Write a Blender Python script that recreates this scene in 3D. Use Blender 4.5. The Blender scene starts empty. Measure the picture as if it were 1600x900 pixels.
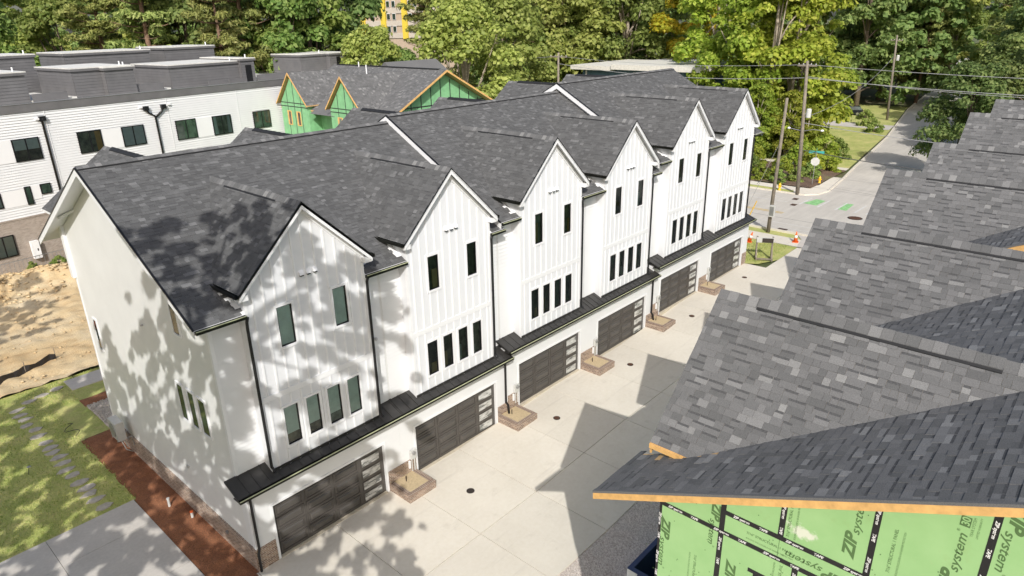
import bpy, math, random
from mathutils import Vector, Matrix, noise
import numpy as np
R = math.radians
sc = bpy.context.scene
COL = sc.collection

# ------------------------------------------------------------------ camera
CAM = Vector((-8.759, -19.667, 18.085))
YAW, PITCH, ROLL, FPX = R(42.36727), R(21.51064), R(-1.11065), 1073.08
fw = Vector((math.cos(YAW)*math.cos(PITCH), math.sin(YAW)*math.cos(PITCH), -math.sin(PITCH)))
r0 = Vector((math.sin(YAW), -math.cos(YAW), 0)); u0 = r0.cross(fw)
rt = math.cos(ROLL)*r0 + math.sin(ROLL)*u0
up = math.cos(ROLL)*u0 - math.sin(ROLL)*r0
cd = bpy.data.cameras.new('camera'); cam = bpy.data.objects.new('camera', cd); COL.objects.link(cam)
cam.matrix_world = Matrix(((rt.x, up.x, -fw.x, CAM.x), (rt.y, up.y, -fw.y, CAM.y), (rt.z, up.z, -fw.z, CAM.z), (0, 0, 0, 1)))
cd.sensor_width = 36; cd.lens = FPX/1600*36; cd.clip_end = 3000; cd.clip_start = .1
sc.camera = cam
def proj(p):
    d = Vector(p)-CAM; z = d.dot(fw)
    return (800+FPX*d.dot(rt)/z, 450-FPX*d.dot(up)/z, z)

# ------------------------------------------------------------------ sky, sun, exposure
SUN = Vector((.92, .93, -1)).normalized()
w = bpy.data.worlds.new('World'); sc.world = w; w.use_nodes = True
nt = w.node_tree; bg = nt.nodes['Background']
sky = nt.nodes.new('ShaderNodeTexSky'); sky.sky_type = 'NISHITA'; sky.sun_disc = False
sky.sun_elevation = R(37.4); sky.sun_rotation = R(225); sky.air_density = 1.0; sky.dust_density = 3.0; sky.ozone_density = .4
nt.links.new(sky.outputs[0], bg.inputs[0]); bg.inputs[1].default_value = .15
sl = bpy.data.lights.new('sun', 'SUN'); sl.energy = 4.1; sl.angle = R(.42); sl.color = (1, .975, .93)
so = bpy.data.objects.new('sun', sl); COL.objects.link(so); so.rotation_euler = SUN.to_track_quat('-Z', 'Y').to_euler()
so.location = (-60, -60, 80)
sc.view_settings.view_transform = 'Standard'; sc.view_settings.look = 'None'
sc.view_settings.exposure = 0.06; sc.view_settings.gamma = 1
sc.cycles.use_denoising = True
sc.cycles.max_bounces = 8; sc.cycles.transparent_max_bounces = 12
sc.cycles.caustics_reflective = False; sc.cycles.caustics_refractive = False

# ------------------------------------------------------------------ material helpers
MATS = {}
class NB:
    def __init__(s, name):
        s.m = bpy.data.materials.new(name); s.m.use_nodes = True; s.t = s.m.node_tree
        s.b = s.t.nodes['Principled BSDF']; s.out = s.t.nodes['Material Output']
    def n(s, typ, **kw):
        nd = s.t.nodes.new('ShaderNode'+typ)
        for k, v in kw.items():
            if k.startswith('i_'): nd.inputs[k[2:].replace('_', ' ')].default_value = v
            else: setattr(nd, k, v)
        return nd
    def l(s, a, b): s.t.links.new(a, b)
    def obj(s, sx=1, sy=1, sz=1):
        tc = s.n('TexCoord'); mp = s.n('Mapping'); mp.inputs['Scale'].default_value = (sx, sy, sz)
        s.l(tc.outputs['Object'], mp.inputs[0]); return mp.outputs[0]
    def world(s, sx=1, sy=1, sz=1):
        g = s.n('NewGeometry'); mp = s.n('Mapping'); mp.inputs['Scale'].default_value = (sx, sy, sz)
        s.l(g.outputs['Position'], mp.inputs[0]); return mp.outputs[0]
    def noise(s, vec, scale, detail=4, rough=.6):
        nd = s.n('TexNoise'); nd.inputs['Scale'].default_value = scale; nd.inputs['Detail'].default_value = detail
        nd.inputs['Roughness'].default_value = rough; s.l(vec, nd.inputs['Vector']); return nd.outputs['Fac']
    def ramp(s, fac, stops, interp='LINEAR'):
        nd = s.n('ValToRGB'); cr = nd.color_ramp; cr.interpolation = interp
        while len(cr.elements) < len(stops): cr.elements.new(.5)
        for e, (p, c) in zip(cr.elements, stops):
            e.position = p; e.color = (*c, 1) if len(c) == 3 else c
        s.l(fac, nd.inputs[0]); return nd.outputs[0]
    def mix(s, fac, a, b, mode='MIX'):
        nd = s.n('MixRGB', blend_type=mode)
        for k, v in ((0, fac), (1, a), (2, b)):
            if isinstance(v, (int, float)): nd.inputs[k].default_value = v
            elif isinstance(v, tuple): nd.inputs[k].default_value = (*v, 1)
            else: s.l(v, nd.inputs[k])
        return nd.outputs[0]
    def bump(s, h, strength=.3, dist=.02):
        nd = s.n('Bump'); nd.inputs['Strength'].default_value = strength; nd.inputs['Distance'].default_value = dist
        s.l(h, nd.inputs['Height']); s.l(nd.outputs[0], s.b.inputs['Normal'])
    def col(s, c):
        if isinstance(c, tuple): s.b.inputs['Base Color'].default_value = (*c, 1)
        else: s.l(c, s.b.inputs['Base Color'])
    def rough(s, r): s.b.inputs['Roughness'].default_value = r
    def done(s, key=None):
        MATS[key or s.m.name] = s.m; return s.m
def g3(v): return (v, v, v)
def plain(name, c, rough=.6, metal=0, var=.12, scale=3., bump=0, spec=.5):
    b = NB(name); v = b.world()
    f = b.noise(v, scale, 5)
    lo = tuple(x*(1-var) for x in c); hi = tuple(min(1, x*(1+var)) for x in c)
    b.col(b.ramp(f, ((.3, lo), (.7, hi)))); b.rough(rough); b.b.inputs['Metallic'].default_value = metal
    b.b.inputs['Specular IOR Level'].default_value = spec
    if bump: b.bump(b.noise(v, scale*8, 3), bump, .01)
    return b.done()

def shingle_mat(name, per_object, ramp=None):
    b = NB(name)
    if per_object: rnd = b.n('ObjectInfo').outputs['Random']
    else: rnd = b.n('NewGeometry').outputs['Random Per Island']
    base = b.ramp(rnd, ramp or ((0, g3(.084)), (.25, g3(.099)), (.6, (.110, .109, .109)), (.84, (.122, .121, .121)), (.93, (.148, .147, .146)), (1, (.190, .188, .184))))
    v = b.world()
    sp = b.noise(v, 90, 2, .8)
    c = b.mix(.55, base, b.ramp(sp, ((.32, g3(.35)), (.68, g3(1.0)))), 'OVERLAY')
    big = b.noise(v, .55, 4)
    c = b.mix(.5, c, b.ramp(big, ((.3, g3(.45)), (.7, g3(.60)))), 'SOFT_LIGHT')
    b.col(c); b.rough(.92); b.b.inputs['Specular IOR Level'].default_value = .25
    b.bump(b.noise(v, 160, 2), .35, .004)
    return b.done()
shingle_mat('shingle', False); shingle_mat('shingle_single', True); shingle_mat('shingle_row', False, ((0, g3(.066)), (.3, g3(.076)), (.6, g3(.083)), (.86, g3(.092)), (.95, g3(.112)), (1, g3(.135))))
plain('shingle_band', (.078, .078, .080), .95, 0, .3, 40, .3, .2)
def white_paint(name, c, dirt=.04):
    b = NB(name); v = b.world(); n1 = b.noise(v, .8, 5); n2 = b.noise(b.world(1, 1, .25), 5, 5)
    lo = tuple(x*(1-dirt) for x in c)
    col = b.mix(b.ramp(n1, ((.35, g3(0)), (.7, g3(1)))), lo, c)
    col = b.mix(b.ramp(n2, ((.62, g3(0)), (.8, g3(.35)))), col, tuple(x*(1-dirt*2.2) for x in c))
    b.col(col); b.rough(.45); b.bump(b.noise(v, 40, 3), .05, .01); return b.done()
white_paint('white_board', (.69, .70, .72)); white_paint('white_siding', (.71, .715, .72), .05)
white_paint('white_trim', (.75, .755, .765), .03); white_paint('white_lap', (.71, .715, .72), .05)
white_paint('stucco', (.71, .71, .70), .07)
plain('bronze_metal', (.045, .043, .041), .38, .3, .2, 2, spec=.6)
plain('black_metal', (.012, .012, .013), .4, .2, .2)
plain('gutter_metal', (.030, .031, .026), .28, .7, .2)
plain('ridge_black', (.012, .012, .013), .7)
plain('grey_metal', (.32, .32, .32), .4, .5)
plain('light_grey', (.5, .5, .48), .5)
plain('ac_grey', (.42, .415, .40), .5)
plain('wood', (.64, .38, .14), .65, 0, .2, 6, .2)
plain('raw_wood', (.50, .33, .16), .7, 0, .2, 6, .2)
plain('pole_wood', (.20, .17, .135), .85, 0, .25, 3, .3)
plain('door_brown', (.072, .065, .059), .38, .0, .15, 2)
plain('mulch_dark', (.10, .045, .022), .95)
plain('orange_plastic', (.75, .13, .02), .5); plain('yellow_paint', (.75, .45, .02), .45)
plain('white_reflective', (.8, .8, .8), .4); plain('sign_green', (.04, .30, .28), .4)
plain('rubber', (.02, .02, .02), .8); plain('car_paint', (.012, .014, .024), .22, .3); plain('chrome', (.5, .5, .5), .2, .9)
plain('red_paint', (.45, .06, .02), .45); plain('blue_membrane', (.028, .045, .12), .55, 0, .15, 2)
plain('tape_black', (.018, .017, .019), .45); plain('tape_print', (.75, .75, .75), .5); plain('panel_print', (.085, .16, .055), .7)
plain('sand_fill', (.46, .36, .22), .95, 0, .15, 12, .3)
plain('stone_step', (.42, .38, .325), .85, 0, .2, 4, .4)
plain('roof_membrane', (.62, .61, .57), .7); plain('dark_interior_', g3(.1), .8); plain('tan_interior', (.40, .29, .15), .8)
plain('blind', (.66, .76, .70), .6); plain('curtain', (.45, .50, .48), .8); plain('curtain_tan', (.35, .22, .07), .8)
plain('paint_white', (.55, .54, .51), .7, 0, .2, 6); plain('paint_yellow', (.58, .38, .06), .7, 0, .15, 6); plain('paint_green', (.24, .48, .20), .7, 0, .3, 5)
plain('asphalt_patch', (.05, .05, .05), .9); plain('iron', (.045, .035, .03), .7, .3); plain('rust_iron', (.10, .045, .025), .8, .2)
plain('blue_wall', (.075, .14, .19), .6); plain('yellow_wall', (.62, .47, .05), .6); plain('tan_wall', (.42, .33, .25), .7); plain('cream_wall', (.46, .41, .35), .7)
plain('joint', (.13, .12, .11), .95); plain('pale_roof', (.60, .585, .53), .7)
plain('wire', (.06, .06, .06), .6); plain('wire_light', (.30, .30, .30), .5)

def interior():
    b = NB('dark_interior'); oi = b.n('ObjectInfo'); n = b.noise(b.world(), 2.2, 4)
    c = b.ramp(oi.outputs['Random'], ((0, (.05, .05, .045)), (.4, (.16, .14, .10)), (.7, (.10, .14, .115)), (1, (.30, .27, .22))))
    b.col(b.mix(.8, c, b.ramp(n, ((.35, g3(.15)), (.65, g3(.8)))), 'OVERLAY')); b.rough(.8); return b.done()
interior()
def lap_grey():
    b = NB('grey_cladding'); v = b.world(); n1 = b.noise(v, 1.2, 4)
    b.col(b.ramp(n1, ((.3, (.115, .113, .116)), (.7, (.145, .142, .146))))); b.rough(.6); return b.done()
lap_grey()
def zip_green():
    b = NB('green_sheathing'); v = b.world(); n1 = b.noise(v, 1.5, 5); n2 = b.noise(v, 14, 3)
    c = b.ramp(n1, ((.25, (.27, .47, .20)), (.75, (.33, .53, .245))))
    c = b.mix(b.ramp(n2, ((.66, g3(0)), (.75, g3(.4)))), c, (.36, .40, .22))
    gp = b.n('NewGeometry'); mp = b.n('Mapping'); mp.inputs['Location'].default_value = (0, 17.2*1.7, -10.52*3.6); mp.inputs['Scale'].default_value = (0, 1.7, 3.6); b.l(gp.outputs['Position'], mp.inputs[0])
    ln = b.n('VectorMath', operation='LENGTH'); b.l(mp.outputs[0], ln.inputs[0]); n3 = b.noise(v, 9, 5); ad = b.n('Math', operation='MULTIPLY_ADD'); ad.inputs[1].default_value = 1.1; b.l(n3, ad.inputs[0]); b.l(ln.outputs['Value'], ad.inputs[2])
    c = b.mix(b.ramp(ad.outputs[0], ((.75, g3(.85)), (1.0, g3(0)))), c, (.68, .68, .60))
    n5 = b.noise(b.world(1, .6, .5), 2.2, 5, .7); c = b.mix(b.ramp(n5, ((.56, g3(0)), (.72, g3(.45)))), c, (.26, .36, .14))
    b.col(c); b.rough(.5); return b.done()
zip_green()
plain('green_far', (.20, .44, .22), .6, 0, .15, 2)
def brick(name, c1, c2, mortar, rot=False):
    b = NB(name); tc = b.n('TexCoord'); mp = b.n('Mapping')
    b.l(tc.outputs['UV'], mp.inputs[0])
    bt = b.n('TexBrick'); b.l(mp.outputs[0], bt.inputs['Vector'])
    bt.inputs['Color1'].default_value = (*c1, 1); bt.inputs['Color2'].default_value = (*c2, 1); bt.inputs['Mortar'].default_value = (*mortar, 1)
    bt.inputs['Scale'].default_value = 1; bt.inputs['Mortar Size'].default_value = .007; bt.inputs['Brick Width'].default_value = .21
    bt.inputs['Row Height'].default_value = .075; bt.inputs['Bias'].default_value = -.1
    n1 = b.noise(b.world(), 3, 4); c = b.mix(.5, bt.outputs['Color'], b.ramp(n1, ((.3, g3(.35)), (.7, g3(.65)))), 'SOFT_LIGHT')
    b.col(c); b.rough(.9); b.bump(bt.outputs['Fac'], -.5, .01); return b.done()
brick('brick', (.17, .105, .075), (.36, .25, .18), (.50, .46, .40))
brick('brick_grey', (.26, .21, .175), (.36, .30, .25), (.42, .39, .35))

def ground_mats():
    b = NB('concrete'); v = b.world(); n1 = b.noise(v, .35, 6); n2 = b.noise(v, 6, 5); n3 = b.noise(v, 70, 2)
    c = b.ramp(n1, ((.3, (.61, .56, .475)), (.7, (.68, .63, .54))))
    c = b.mix(.35, c, b.ramp(n2, ((.3, g3(.42)), (.7, g3(.58)))), 'OVERLAY')
    n4 = b.noise(v, 1.1, 6, .7); c = b.mix(b.ramp(n4, ((.58, g3(0)), (.75, g3(.4)))), c, (.42, .37, .30))
    n5 = b.noise(b.world(.12, 1.6, 1), 1.3, 5, .65); c = b.mix(b.ramp(n5, ((.58, g3(0)), (.72, g3(.28)))), c, (.36, .32, .27))
    c = b.mix(b.ramp(n3, ((.72, g3(0)), (.8, g3(.5)))), c, (.30, .27, .22))
    oi = b.n('ObjectInfo'); c = b.mix(1., c, b.ramp(oi.outputs['Random'], ((0, g3(.94)), (1, g3(1.0)))), 'MULTIPLY')
    b.col(c); b.rough(.85); b.bump(n3, .08, .01); b.done()
    b = NB('pad_concrete'); v = b.world(); n1 = b.noise(v, .8, 6); n2 = b.noise(v, 9, 4)
    c = b.ramp(n1, ((.3, (.46, .425, .38)), (.7, (.53, .495, .45)))); c = b.mix(.3, c, b.ramp(n2, ((.3, g3(.4)), (.7, g3(.6)))), 'OVERLAY')
    b.col(c); b.rough(.85); b.done()
    b = NB('asphalt'); v = b.world(); n1 = b.noise(v, .25, 6); n2 = b.noise(b.world(.15, 1.4, 1), 1.2, 5); n3 = b.noise(v, 45, 2)
    c = b.ramp(n1, ((.3, (.44, .41, .365)), (.7, (.52, .485, .43)))); c = b.mix(.5, c, b.ramp(n2, ((.3, g3(.42)), (.7, g3(.58)))), 'OVERLAY')
    c = b.mix(.3, c, b.ramp(n3, ((.3, g3(.35)), (.7, g3(.65)))), 'OVERLAY')
    b.col(c); b.rough(.9); b.done()
    b = NB('dirt'); v = b.world(); n1 = b.noise(v, .22, 6); n2 = b.noise(b.world(.5, 1.6, 1), 1.1, 6, .7); n3 = b.noise(v, 14, 4)
    c = b.ramp(n1, ((.3, (.50, .335, .16)), (.5, (.56, .43, .25)), (.7, (.60, .50, .34))))
    c = b.mix(b.ramp(n2, ((.5, g3(0)), (.7, g3(.55)))), c, (.36, .22, .10))
    c = b.mix(.5, c, b.ramp(n3, ((.3, g3(.38)), (.7, g3(.62)))), 'OVERLAY')
    b.col(c); b.rough(.95); b.bump(n3, .6, .06); b.done()
    b = NB('lawn'); v = b.world(); n1 = b.noise(v, .7, 6); n2 = b.noise(v, 18, 4); n3 = b.noise(v, 2.6, 5)
    c = b.ramp(n1, ((.3, (.27, .32, .075)), (.5, (.38, .40, .12)), (.7, (.50, .46, .18))))
    c = b.mix(b.ramp(n3, ((.5, g3(0)), (.72, g3(.7)))), c, (.44, .37, .16))
    c = b.mix(.55, c, b.ramp(n2, ((.3, g3(.3)), (.7, g3(.7)))), 'OVERLAY')
    b.col(c); b.rough(.95); b.bump(n2, .6, .05); b.done()
    b = NB('forest_floor'); v = b.world(); n1 = b.noise(v, .12, 6); n2 = b.noise(v, 2.5, 5)
    c = b.ramp(n1, ((.35, (.06, .085, .025)), (.5, (.10, .11, .04)), (.65, (.12, .085, .05)))); c = b.mix(.6, c, b.ramp(n2, ((.3, g3(.3)), (.7, g3(.7)))), 'OVERLAY')
    b.col(c); b.rough(.95); b.done()
    b = NB('mulch'); v = b.world(); n1 = b.noise(v, 1.4, 5); n2 = b.noise(v, 26, 4)
    c = b.ramp(n1, ((.3, (.22, .085, .038)), (.7, (.31, .13, .06)))); c = b.mix(.9, c, b.ramp(n2, ((.3, g3(.22)), (.7, g3(.78)))), 'OVERLAY')
    b.col(c); b.rough(.95); b.bump(n2, 1, .05); b.done()
    b = NB('brown_mulch'); v = b.world(); n1 = b.noise(v, .5, 5); n2 = b.noise(v, 9, 4)
    c = b.ramp(n1, ((.35, (.12, .075, .05)), (.55, (.17, .115, .075)), (.7, (.16, .15, .06)))); c = b.mix(.8, c, b.ramp(n2, ((.3, g3(.25)), (.7, g3(.75)))), 'OVERLAY')
    b.col(c); b.rough(.95); b.bump(n2, .8, .05); b.done()
    b = NB('gravel'); v = b.world(); vo = b.n('TexVoronoi'); vo.inputs['Scale'].default_value = 22; b.l(v, vo.inputs['Vector'])
    vg = b.n('RGBToBW'); b.l(vo.outputs['Color'], vg.inputs[0]); c = b.mix(.75, (.56, .44, .35), vg.outputs[0], 'SOFT_LIGHT'); n1 = b.noise(v, .8, 4)
    c = b.mix(b.ramp(n1, ((.55, g3(0)), (.75, g3(.5)))), c, (.48, .44, .39))
    hs = b.n('HueSaturation'); hs.inputs['Saturation'].default_value = .6; b.l(c, hs.inputs['Color'])
    b.col(hs.outputs[0]); b.rough(.95); b.bump(vo.outputs['Distance'], .8, .04); b.done()
ground_mats()
def glass(name, tint):
    b = NB(name); tr = b.n('BsdfTransparent'); tr.inputs[0].default_value = (*tint, 1)
    gl = b.n('BsdfGlossy'); gl.inputs['Roughness'].default_value = .02; gl.inputs[0].default_value = (.9, .95, .95, 1)
    fr = b.n('Fresnel'); fr.inputs[0].default_value = 1.5; mx = b.n('MixShader')
    b.l(fr.outputs[0], mx.inputs[0]); b.l(tr.outputs[0], mx.inputs[1]); b.l(gl.outputs[0], mx.inputs[2]); b.l(mx.outputs[0], b.out.inputs[0])
    return b.done()
glass('glass', (.66, .76, .72)); glass('glass_clear', (.90, .97, .94))
def frosted():
    b = NB('frosted_glass'); v = b.world(.7, .7, 2.2); n = b.noise(v, 2.4, 3)
    b.col(b.ramp(n, ((.40, (.14, .145, .14)), (.50, (.42, .42, .40)), (.62, (.55, .55, .53))))); b.rough(.12); b.b.inputs['Specular IOR Level'].default_value = .8; return b.done()
frosted()
def leaf(name, cols, trans=.35):
    b = NB(name); g = b.n('NewGeometry'); oi = b.n('ObjectInfo')
    c = b.ramp(g.outputs['Random Per Island'], cols)
    n1 = b.noise(b.world(), .35, 3)
    c = b.mix(.55, c, b.ramp(n1, ((.3, g3(.32)), (.7, g3(.66)))), 'SOFT_LIGHT')
    hs = b.n('HueSaturation'); mr = b.n('MapRange'); mr.inputs[3].default_value = .493; mr.inputs[4].default_value = .528
    b.l(oi.outputs['Random'], mr.inputs[0]); b.l(mr.outputs[0], hs.inputs['Hue'])
    mv = b.n('MapRange'); mv.inputs[3].default_value = .75; mv.inputs[4].default_value = 1.25
    ml = b.n('Math', operation='FRACT'); m7 = b.n('Math', operation='MULTIPLY'); m7.inputs[1].default_value = 7.31
    b.l(oi.outputs['Random'], m7.inputs[0]); b.l(m7.outputs[0], ml.inputs[0]); b.l(ml.outputs[0], mv.inputs[0]); b.l(mv.outputs[0], hs.inputs['Value'])
    b.l(c, hs.inputs['Color']); b.col(hs.outputs[0]); b.rough(.55); b.b.inputs['Specular IOR Level'].default_value = .3
    tr = b.n('BsdfTranslucent'); b.l(hs.outputs[0], tr.inputs[0]); mx = b.n('MixShader'); mx.inputs[0].default_value = trans
    b.l(b.b.outputs[0], mx.inputs[1]); b.l(tr.outputs[0], mx.inputs[2]); b.l(mx.outputs[0], b.out.inputs[0]); return b.done()
leaf('leaf_green', ((0, (.17, .25, .055)), (.5, (.29, .37, .09)), (1, (.41, .46, .14))), 0.5)
leaf('leaf_dark', ((0, (.13, .19, .055)), (.5, (.21, .28, .085)), (1, (.31, .36, .12))), 0.45)
leaf('leaf_lime', ((0, (.23, .29, .035)), (.5, (.37, .43, .055)), (1, (.49, .49, .09))), 0.5)
leaf('leaf_olive', ((0, (.22, .26, .06)), (.5, (.36, .40, .10)), (1, (.48, .49, .15))), 0.5)
leaf('leaf_gold', ((0, (.30, .30, .03)), (.5, (.48, .36, .04)), (1, (.56, .30, .03))), 0.5)
leaf('needle', ((0, (.18, .22, .065)), (.5, (.32, .35, .10)), (1, (.46, .46, .16))), 0.4)
leaf('grass_blade', ((0, (.22, .29, .06)), (.6, (.38, .40, .12)), (1, (.55, .48, .21))), .3)
plain('bark', (.15, .115, .085), .95, 0, .3, 4, .5); plain('bark_pale', (.32, .27, .21), .95, 0, .25, 4, .5); plain('bark_pine', (.20, .125, .085), .95, 0, .3, 4, .5)

# ------------------------------------------------------------------ mesh helpers
class MB:
    def __init__(s): s.v = []; s.f = []; s.uv = None
    def face(s, pts):
        n = len(s.v); s.v += [tuple(p) for p in pts]; s.f.append(tuple(range(n, n+len(pts)))); return s
    def hexa(s, p):   # 8 points: bottom 4 ccw, top 4
        n = len(s.v); s.v += [tuple(q) for q in p]
        for f in ((3, 2, 1, 0), (4, 5, 6, 7), (0, 1, 5, 4), (1, 2, 6, 5), (2, 3, 7, 6), (3, 0, 4, 7)): s.f.append(tuple(n+i for i in f))
        return s
    def box(s, x0, x1, y0, y1, z0, z1):
        return s.hexa(((x0, y0, z0), (x1, y0, z0), (x1, y1, z0), (x0, y1, z0), (x0, y0, z1), (x1, y0, z1), (x1, y1, z1), (x0, y1, z1)))
    def prism(s, poly, d):      # poly list of 3d pts, extruded by vector d
        n = len(s.v); k = len(poly); s.v += [tuple(p) for p in poly]+[tuple(Vector(p)+Vector(d)) for p in poly]
        s.f.append(tuple(range(n+k-1, n-1, -1))); s.f.append(tuple(range(n+k, n+2*k)))
        for i in range(k): j = (i+1) % k; s.f.append((n+i, n+j, n+k+j, n+k+i))
        return s
    def tube(s, path, rad, seg=8, cap=True):
        path = [Vector(p) for p in path]; rads = rad if isinstance(rad, (list, tuple)) else [rad]*len(path); n = len(s.v)
        for i, p in enumerate(path):
            t = (path[min(i+1, len(path)-1)]-path[max(i-1, 0)]).normalized()
            a = Vector((0, 0, 1)) if abs(t.z) < .9 else Vector((1, 0, 0)); e = t.cross(a).normalized(); f = t.cross(e)
            for k in range(seg):
                an = 2*math.pi*k/seg; s.v.append(tuple(p+(e*math.cos(an)+f*math.sin(an))*rads[i]))
        for i in range(len(path)-1):
            for k in range(seg): k2 = (k+1) % seg; s.f.append((n+i*seg+k, n+i*seg+k2, n+(i+1)*seg+k2, n+(i+1)*seg+k))
        if cap: s.f.append(tuple(n+k for k in range(seg-1, -1, -1))); m = n+(len(path)-1)*seg; s.f.append(tuple(m+k for k in range(seg)))
        return s
    def lathe(s, prof, c=(0, 0, 0), seg=16):
        n = len(s.v)
        for r, z in prof:
            for k in range(seg): an = 2*math.pi*k/seg; s.v.append((c[0]+r*math.cos(an), c[1]+r*math.sin(an), c[2]+z))
        for i in range(len(prof)-1):
            for k in range(seg): k2 = (k+1) % seg; s.f.append((n+i*seg+k, n+i*seg+k2, n+(i+1)*seg+k2, n+(i+1)*seg+k))
        s.f.append(tuple(n+k for k in range(seg-1, -1, -1))); m = n+(len(prof)-1)*seg; s.f.append(tuple(m+k for k in range(seg)))
        return s
    def mesh(s, name, mat, smooth=False):
        me = bpy.data.meshes.new(name); me.from_pydata(s.v, [], s.f)
        if mat: me.materials.append(MATS[mat])
        if smooth: me.polygons.foreach_set('use_smooth', [True]*len(me.polygons))
        if mat and mat.startswith('brick'): box_uv(me)
        me.update(); return me
    def build(s, name, mat, parent=None, smooth=False, loc=(0, 0, 0)):
        return link(name, s.mesh(name, mat, smooth), parent, loc)
def box_uv(me):
    uv = me.uv_layers.new(name='UVMap')
    for p in me.polygons:
        n = p.normal; ax = max(range(3), key=lambda i: abs(n[i]))
        for li in p.loop_indices:
            c = me.vertices[me.loops[li].vertex_index].co
            uv.data[li].uv = (c.y, c.z) if ax == 0 else (c.x, c.z) if ax == 1 else (c.x, c.y)
def link(name, me, parent=None, loc=(0, 0, 0)):
    o = bpy.data.objects.new(name, me); COL.objects.link(o); o.location = loc
    if parent is not None: o.parent = parent
    return o
def tag(o, label=None, cat=None, group=None, kind=None):
    for k, v in (('label', label), ('category', cat), ('group', group), ('kind', kind)):
        if v: o[k] = v
    return o
def thing(name, label, cat, loc=(0, 0, 0), rz=0, group=None):
    o = bpy.data.objects.new(name, None); COL.objects.link(o); o.location = loc; o.rotation_euler = (0, 0, rz)
    o.empty_display_size = .3; return tag(o, label, cat, group)
def bx(name, mat, parent, *b): return MB().box(*b).build(name, mat, parent)
def clip(poly, a, b):           # keep the left side of a->b (2d)
    out = []
    def side(p): return (b[0]-a[0])*(p[1]-a[1])-(b[1]-a[1])*(p[0]-a[0])
    for i, p in enumerate(poly):
        q = poly[(i+1) % len(poly)]; sp, sq = side(p), side(q)
        if sp >= 0: out.append(p)
        if (sp > 0 and sq < 0) or (sp < 0 and sq > 0):
            t = sp/(sp-sq); out.append((p[0]+(q[0]-p[0])*t, p[1]+(q[1]-p[1])*t))
    return out
def area2(p): return sum(p[i][0]*p[(i+1) % len(p)][1]-p[(i+1) % len(p)][0]*p[i][1] for i in range(len(p)))/2
EXPO = .145
def shingle_tabs(O, u, v, poly, rng, skip=None, expo=EXPO):
    """tabs of a roof plane: O + a*u + b*v inside the convex ccw polygon of (a, b)"""
    O, u, v = Vector(O), Vector(u).normalized(), Vector(v).normalized(); n = u.cross(v)
    if area2(poly) < 0: poly = poly[::-1]
    a0, a1 = min(p[0] for p in poly), max(p[0] for p in poly); b0, b1 = min(p[1] for p in poly), max(p[1] for p in poly)
    out = []; b = b0
    while b < b1-1e-4:
        a = a0-rng.random()*.3
        while a < a1:
            wd = rng.choice((.13, .17, .21, .26, .32)); hi = rng.choice((.006, .007, .012, .014))
            q = [(a, b), (a+wd-.004, b), (a+wd-.004, b+expo+.012), (a, b+expo+.012)]
            full = True; k = q
            for i in range(len(poly)):
                k2 = clip(k, poly[i], poly[(i+1) % len(poly)])
                if len(k2) != len(k) or any(abs(x[0]-y[0])+abs(x[1]-y[1]) > 1e-6 for x, y in zip(k2, k)): full = False
                k = k2
                if len(k) < 3: break
            if len(k) >= 3 and area2(k) > 2e-4:
                cx, cy = sum(p[0] for p in k)/len(k), sum(p[1] for p in k)/len(k)
                c = O+u*cx+v*cy
                if not (skip and skip(c)): out.append((k, b, hi, wd, full, O, u, v, n, c))
            a += wd
        b += expo
    return out
def add_tab(m, t, expo=EXPO):
    k, b, hi, wd, full, O, u, v, n, c = t
    base = len(m.v); N = len(k)
    for p in k:
        h = hi*(1-.5*(p[1]-b)/(expo+.012))+.0025
        m.v.append(tuple(O+u*p[0]+v*p[1]+n*h))
    for p in k: m.v.append(tuple(O+u*p[0]+v*p[1]-n*.001))
    m.f.append(tuple(base+i for i in range(N)))
    for i in range(N):
        j = (i+1) % N
        if abs(k[i][1]-k[j][1]) < 1e-6 and k[i][1] > b+expo*.9: continue
        m.f.append((base+N+i, base+N+j, base+j, base+i))
def add_band(m, t, bands, expo=EXPO):
    """printed dark band across the top of the thinner tabs, 1 mm proud"""
    k, b, hi, wd, full, O, u, v, n, c = t
    if hi > .01 or not full: return
    x0, x1, y0, y1 = k[0][0]+.006, k[1][0]-.006, b+expo*.70, b+expo*1.0
    base = len(m.v)
    for x, y in ((x0, y0), (x1, y0), (x1, y1), (x0, y1)): m.v.append(tuple(O+u*x+v*y+n*(hi*(1-.5*(y-b)/(expo+.012))+.0025+.001)))
    bands.append(len(m.f)); m.f.append((base, base+1, base+2, base+3))
def finish_tabs(m, name, mat, bands):
    me = m.mesh(name, mat); me.materials.append(MATS['shingle_band'])
    for f in bands: me.polygons[f].material_index = 1
    return me
def shingle_mesh(tabs, name, mat='shingle'):
    m = MB(); bands = []; rb = random.Random(len(tabs))
    for t in tabs:
        add_tab(m, t)
        if rb.random() < .4: add_band(m, t, bands)
    return finish_tabs(m, name, mat, bands)
SH = {}
def single_shingle(t, parent, inv):
    k, b, hi, wd, full, O, u, v, n, c = t
    key = (wd, hi)
    if key not in SH:
        m = MB(); q = [(0, 0), (wd-.004, 0), (wd-.004, EXPO+.012), (0, EXPO+.012)]
        tt = (q, 0, hi, wd, True, Vector((0, 0, 0)), Vector((1, 0, 0)), Vector((0, 1, 0)), Vector((0, 0, 1)), None); bands = []; add_tab(m, tt); add_band(m, tt, bands); SH[key] = finish_tabs(m, 'shingle', 'shingle_single', bands)
    o = bpy.data.objects.new('shingle', SH[key]); COL.objects.link(o); o.parent = parent
    P = O+u*k[0][0]+v*k[0][1]
    o.matrix_local = Matrix(((u.x, v.x, n.x, P.x), (u.y, v.y, n.y, P.y), (u.z, v.z, n.z, P.z), (0, 0, 0, 1)))
    return o
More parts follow.
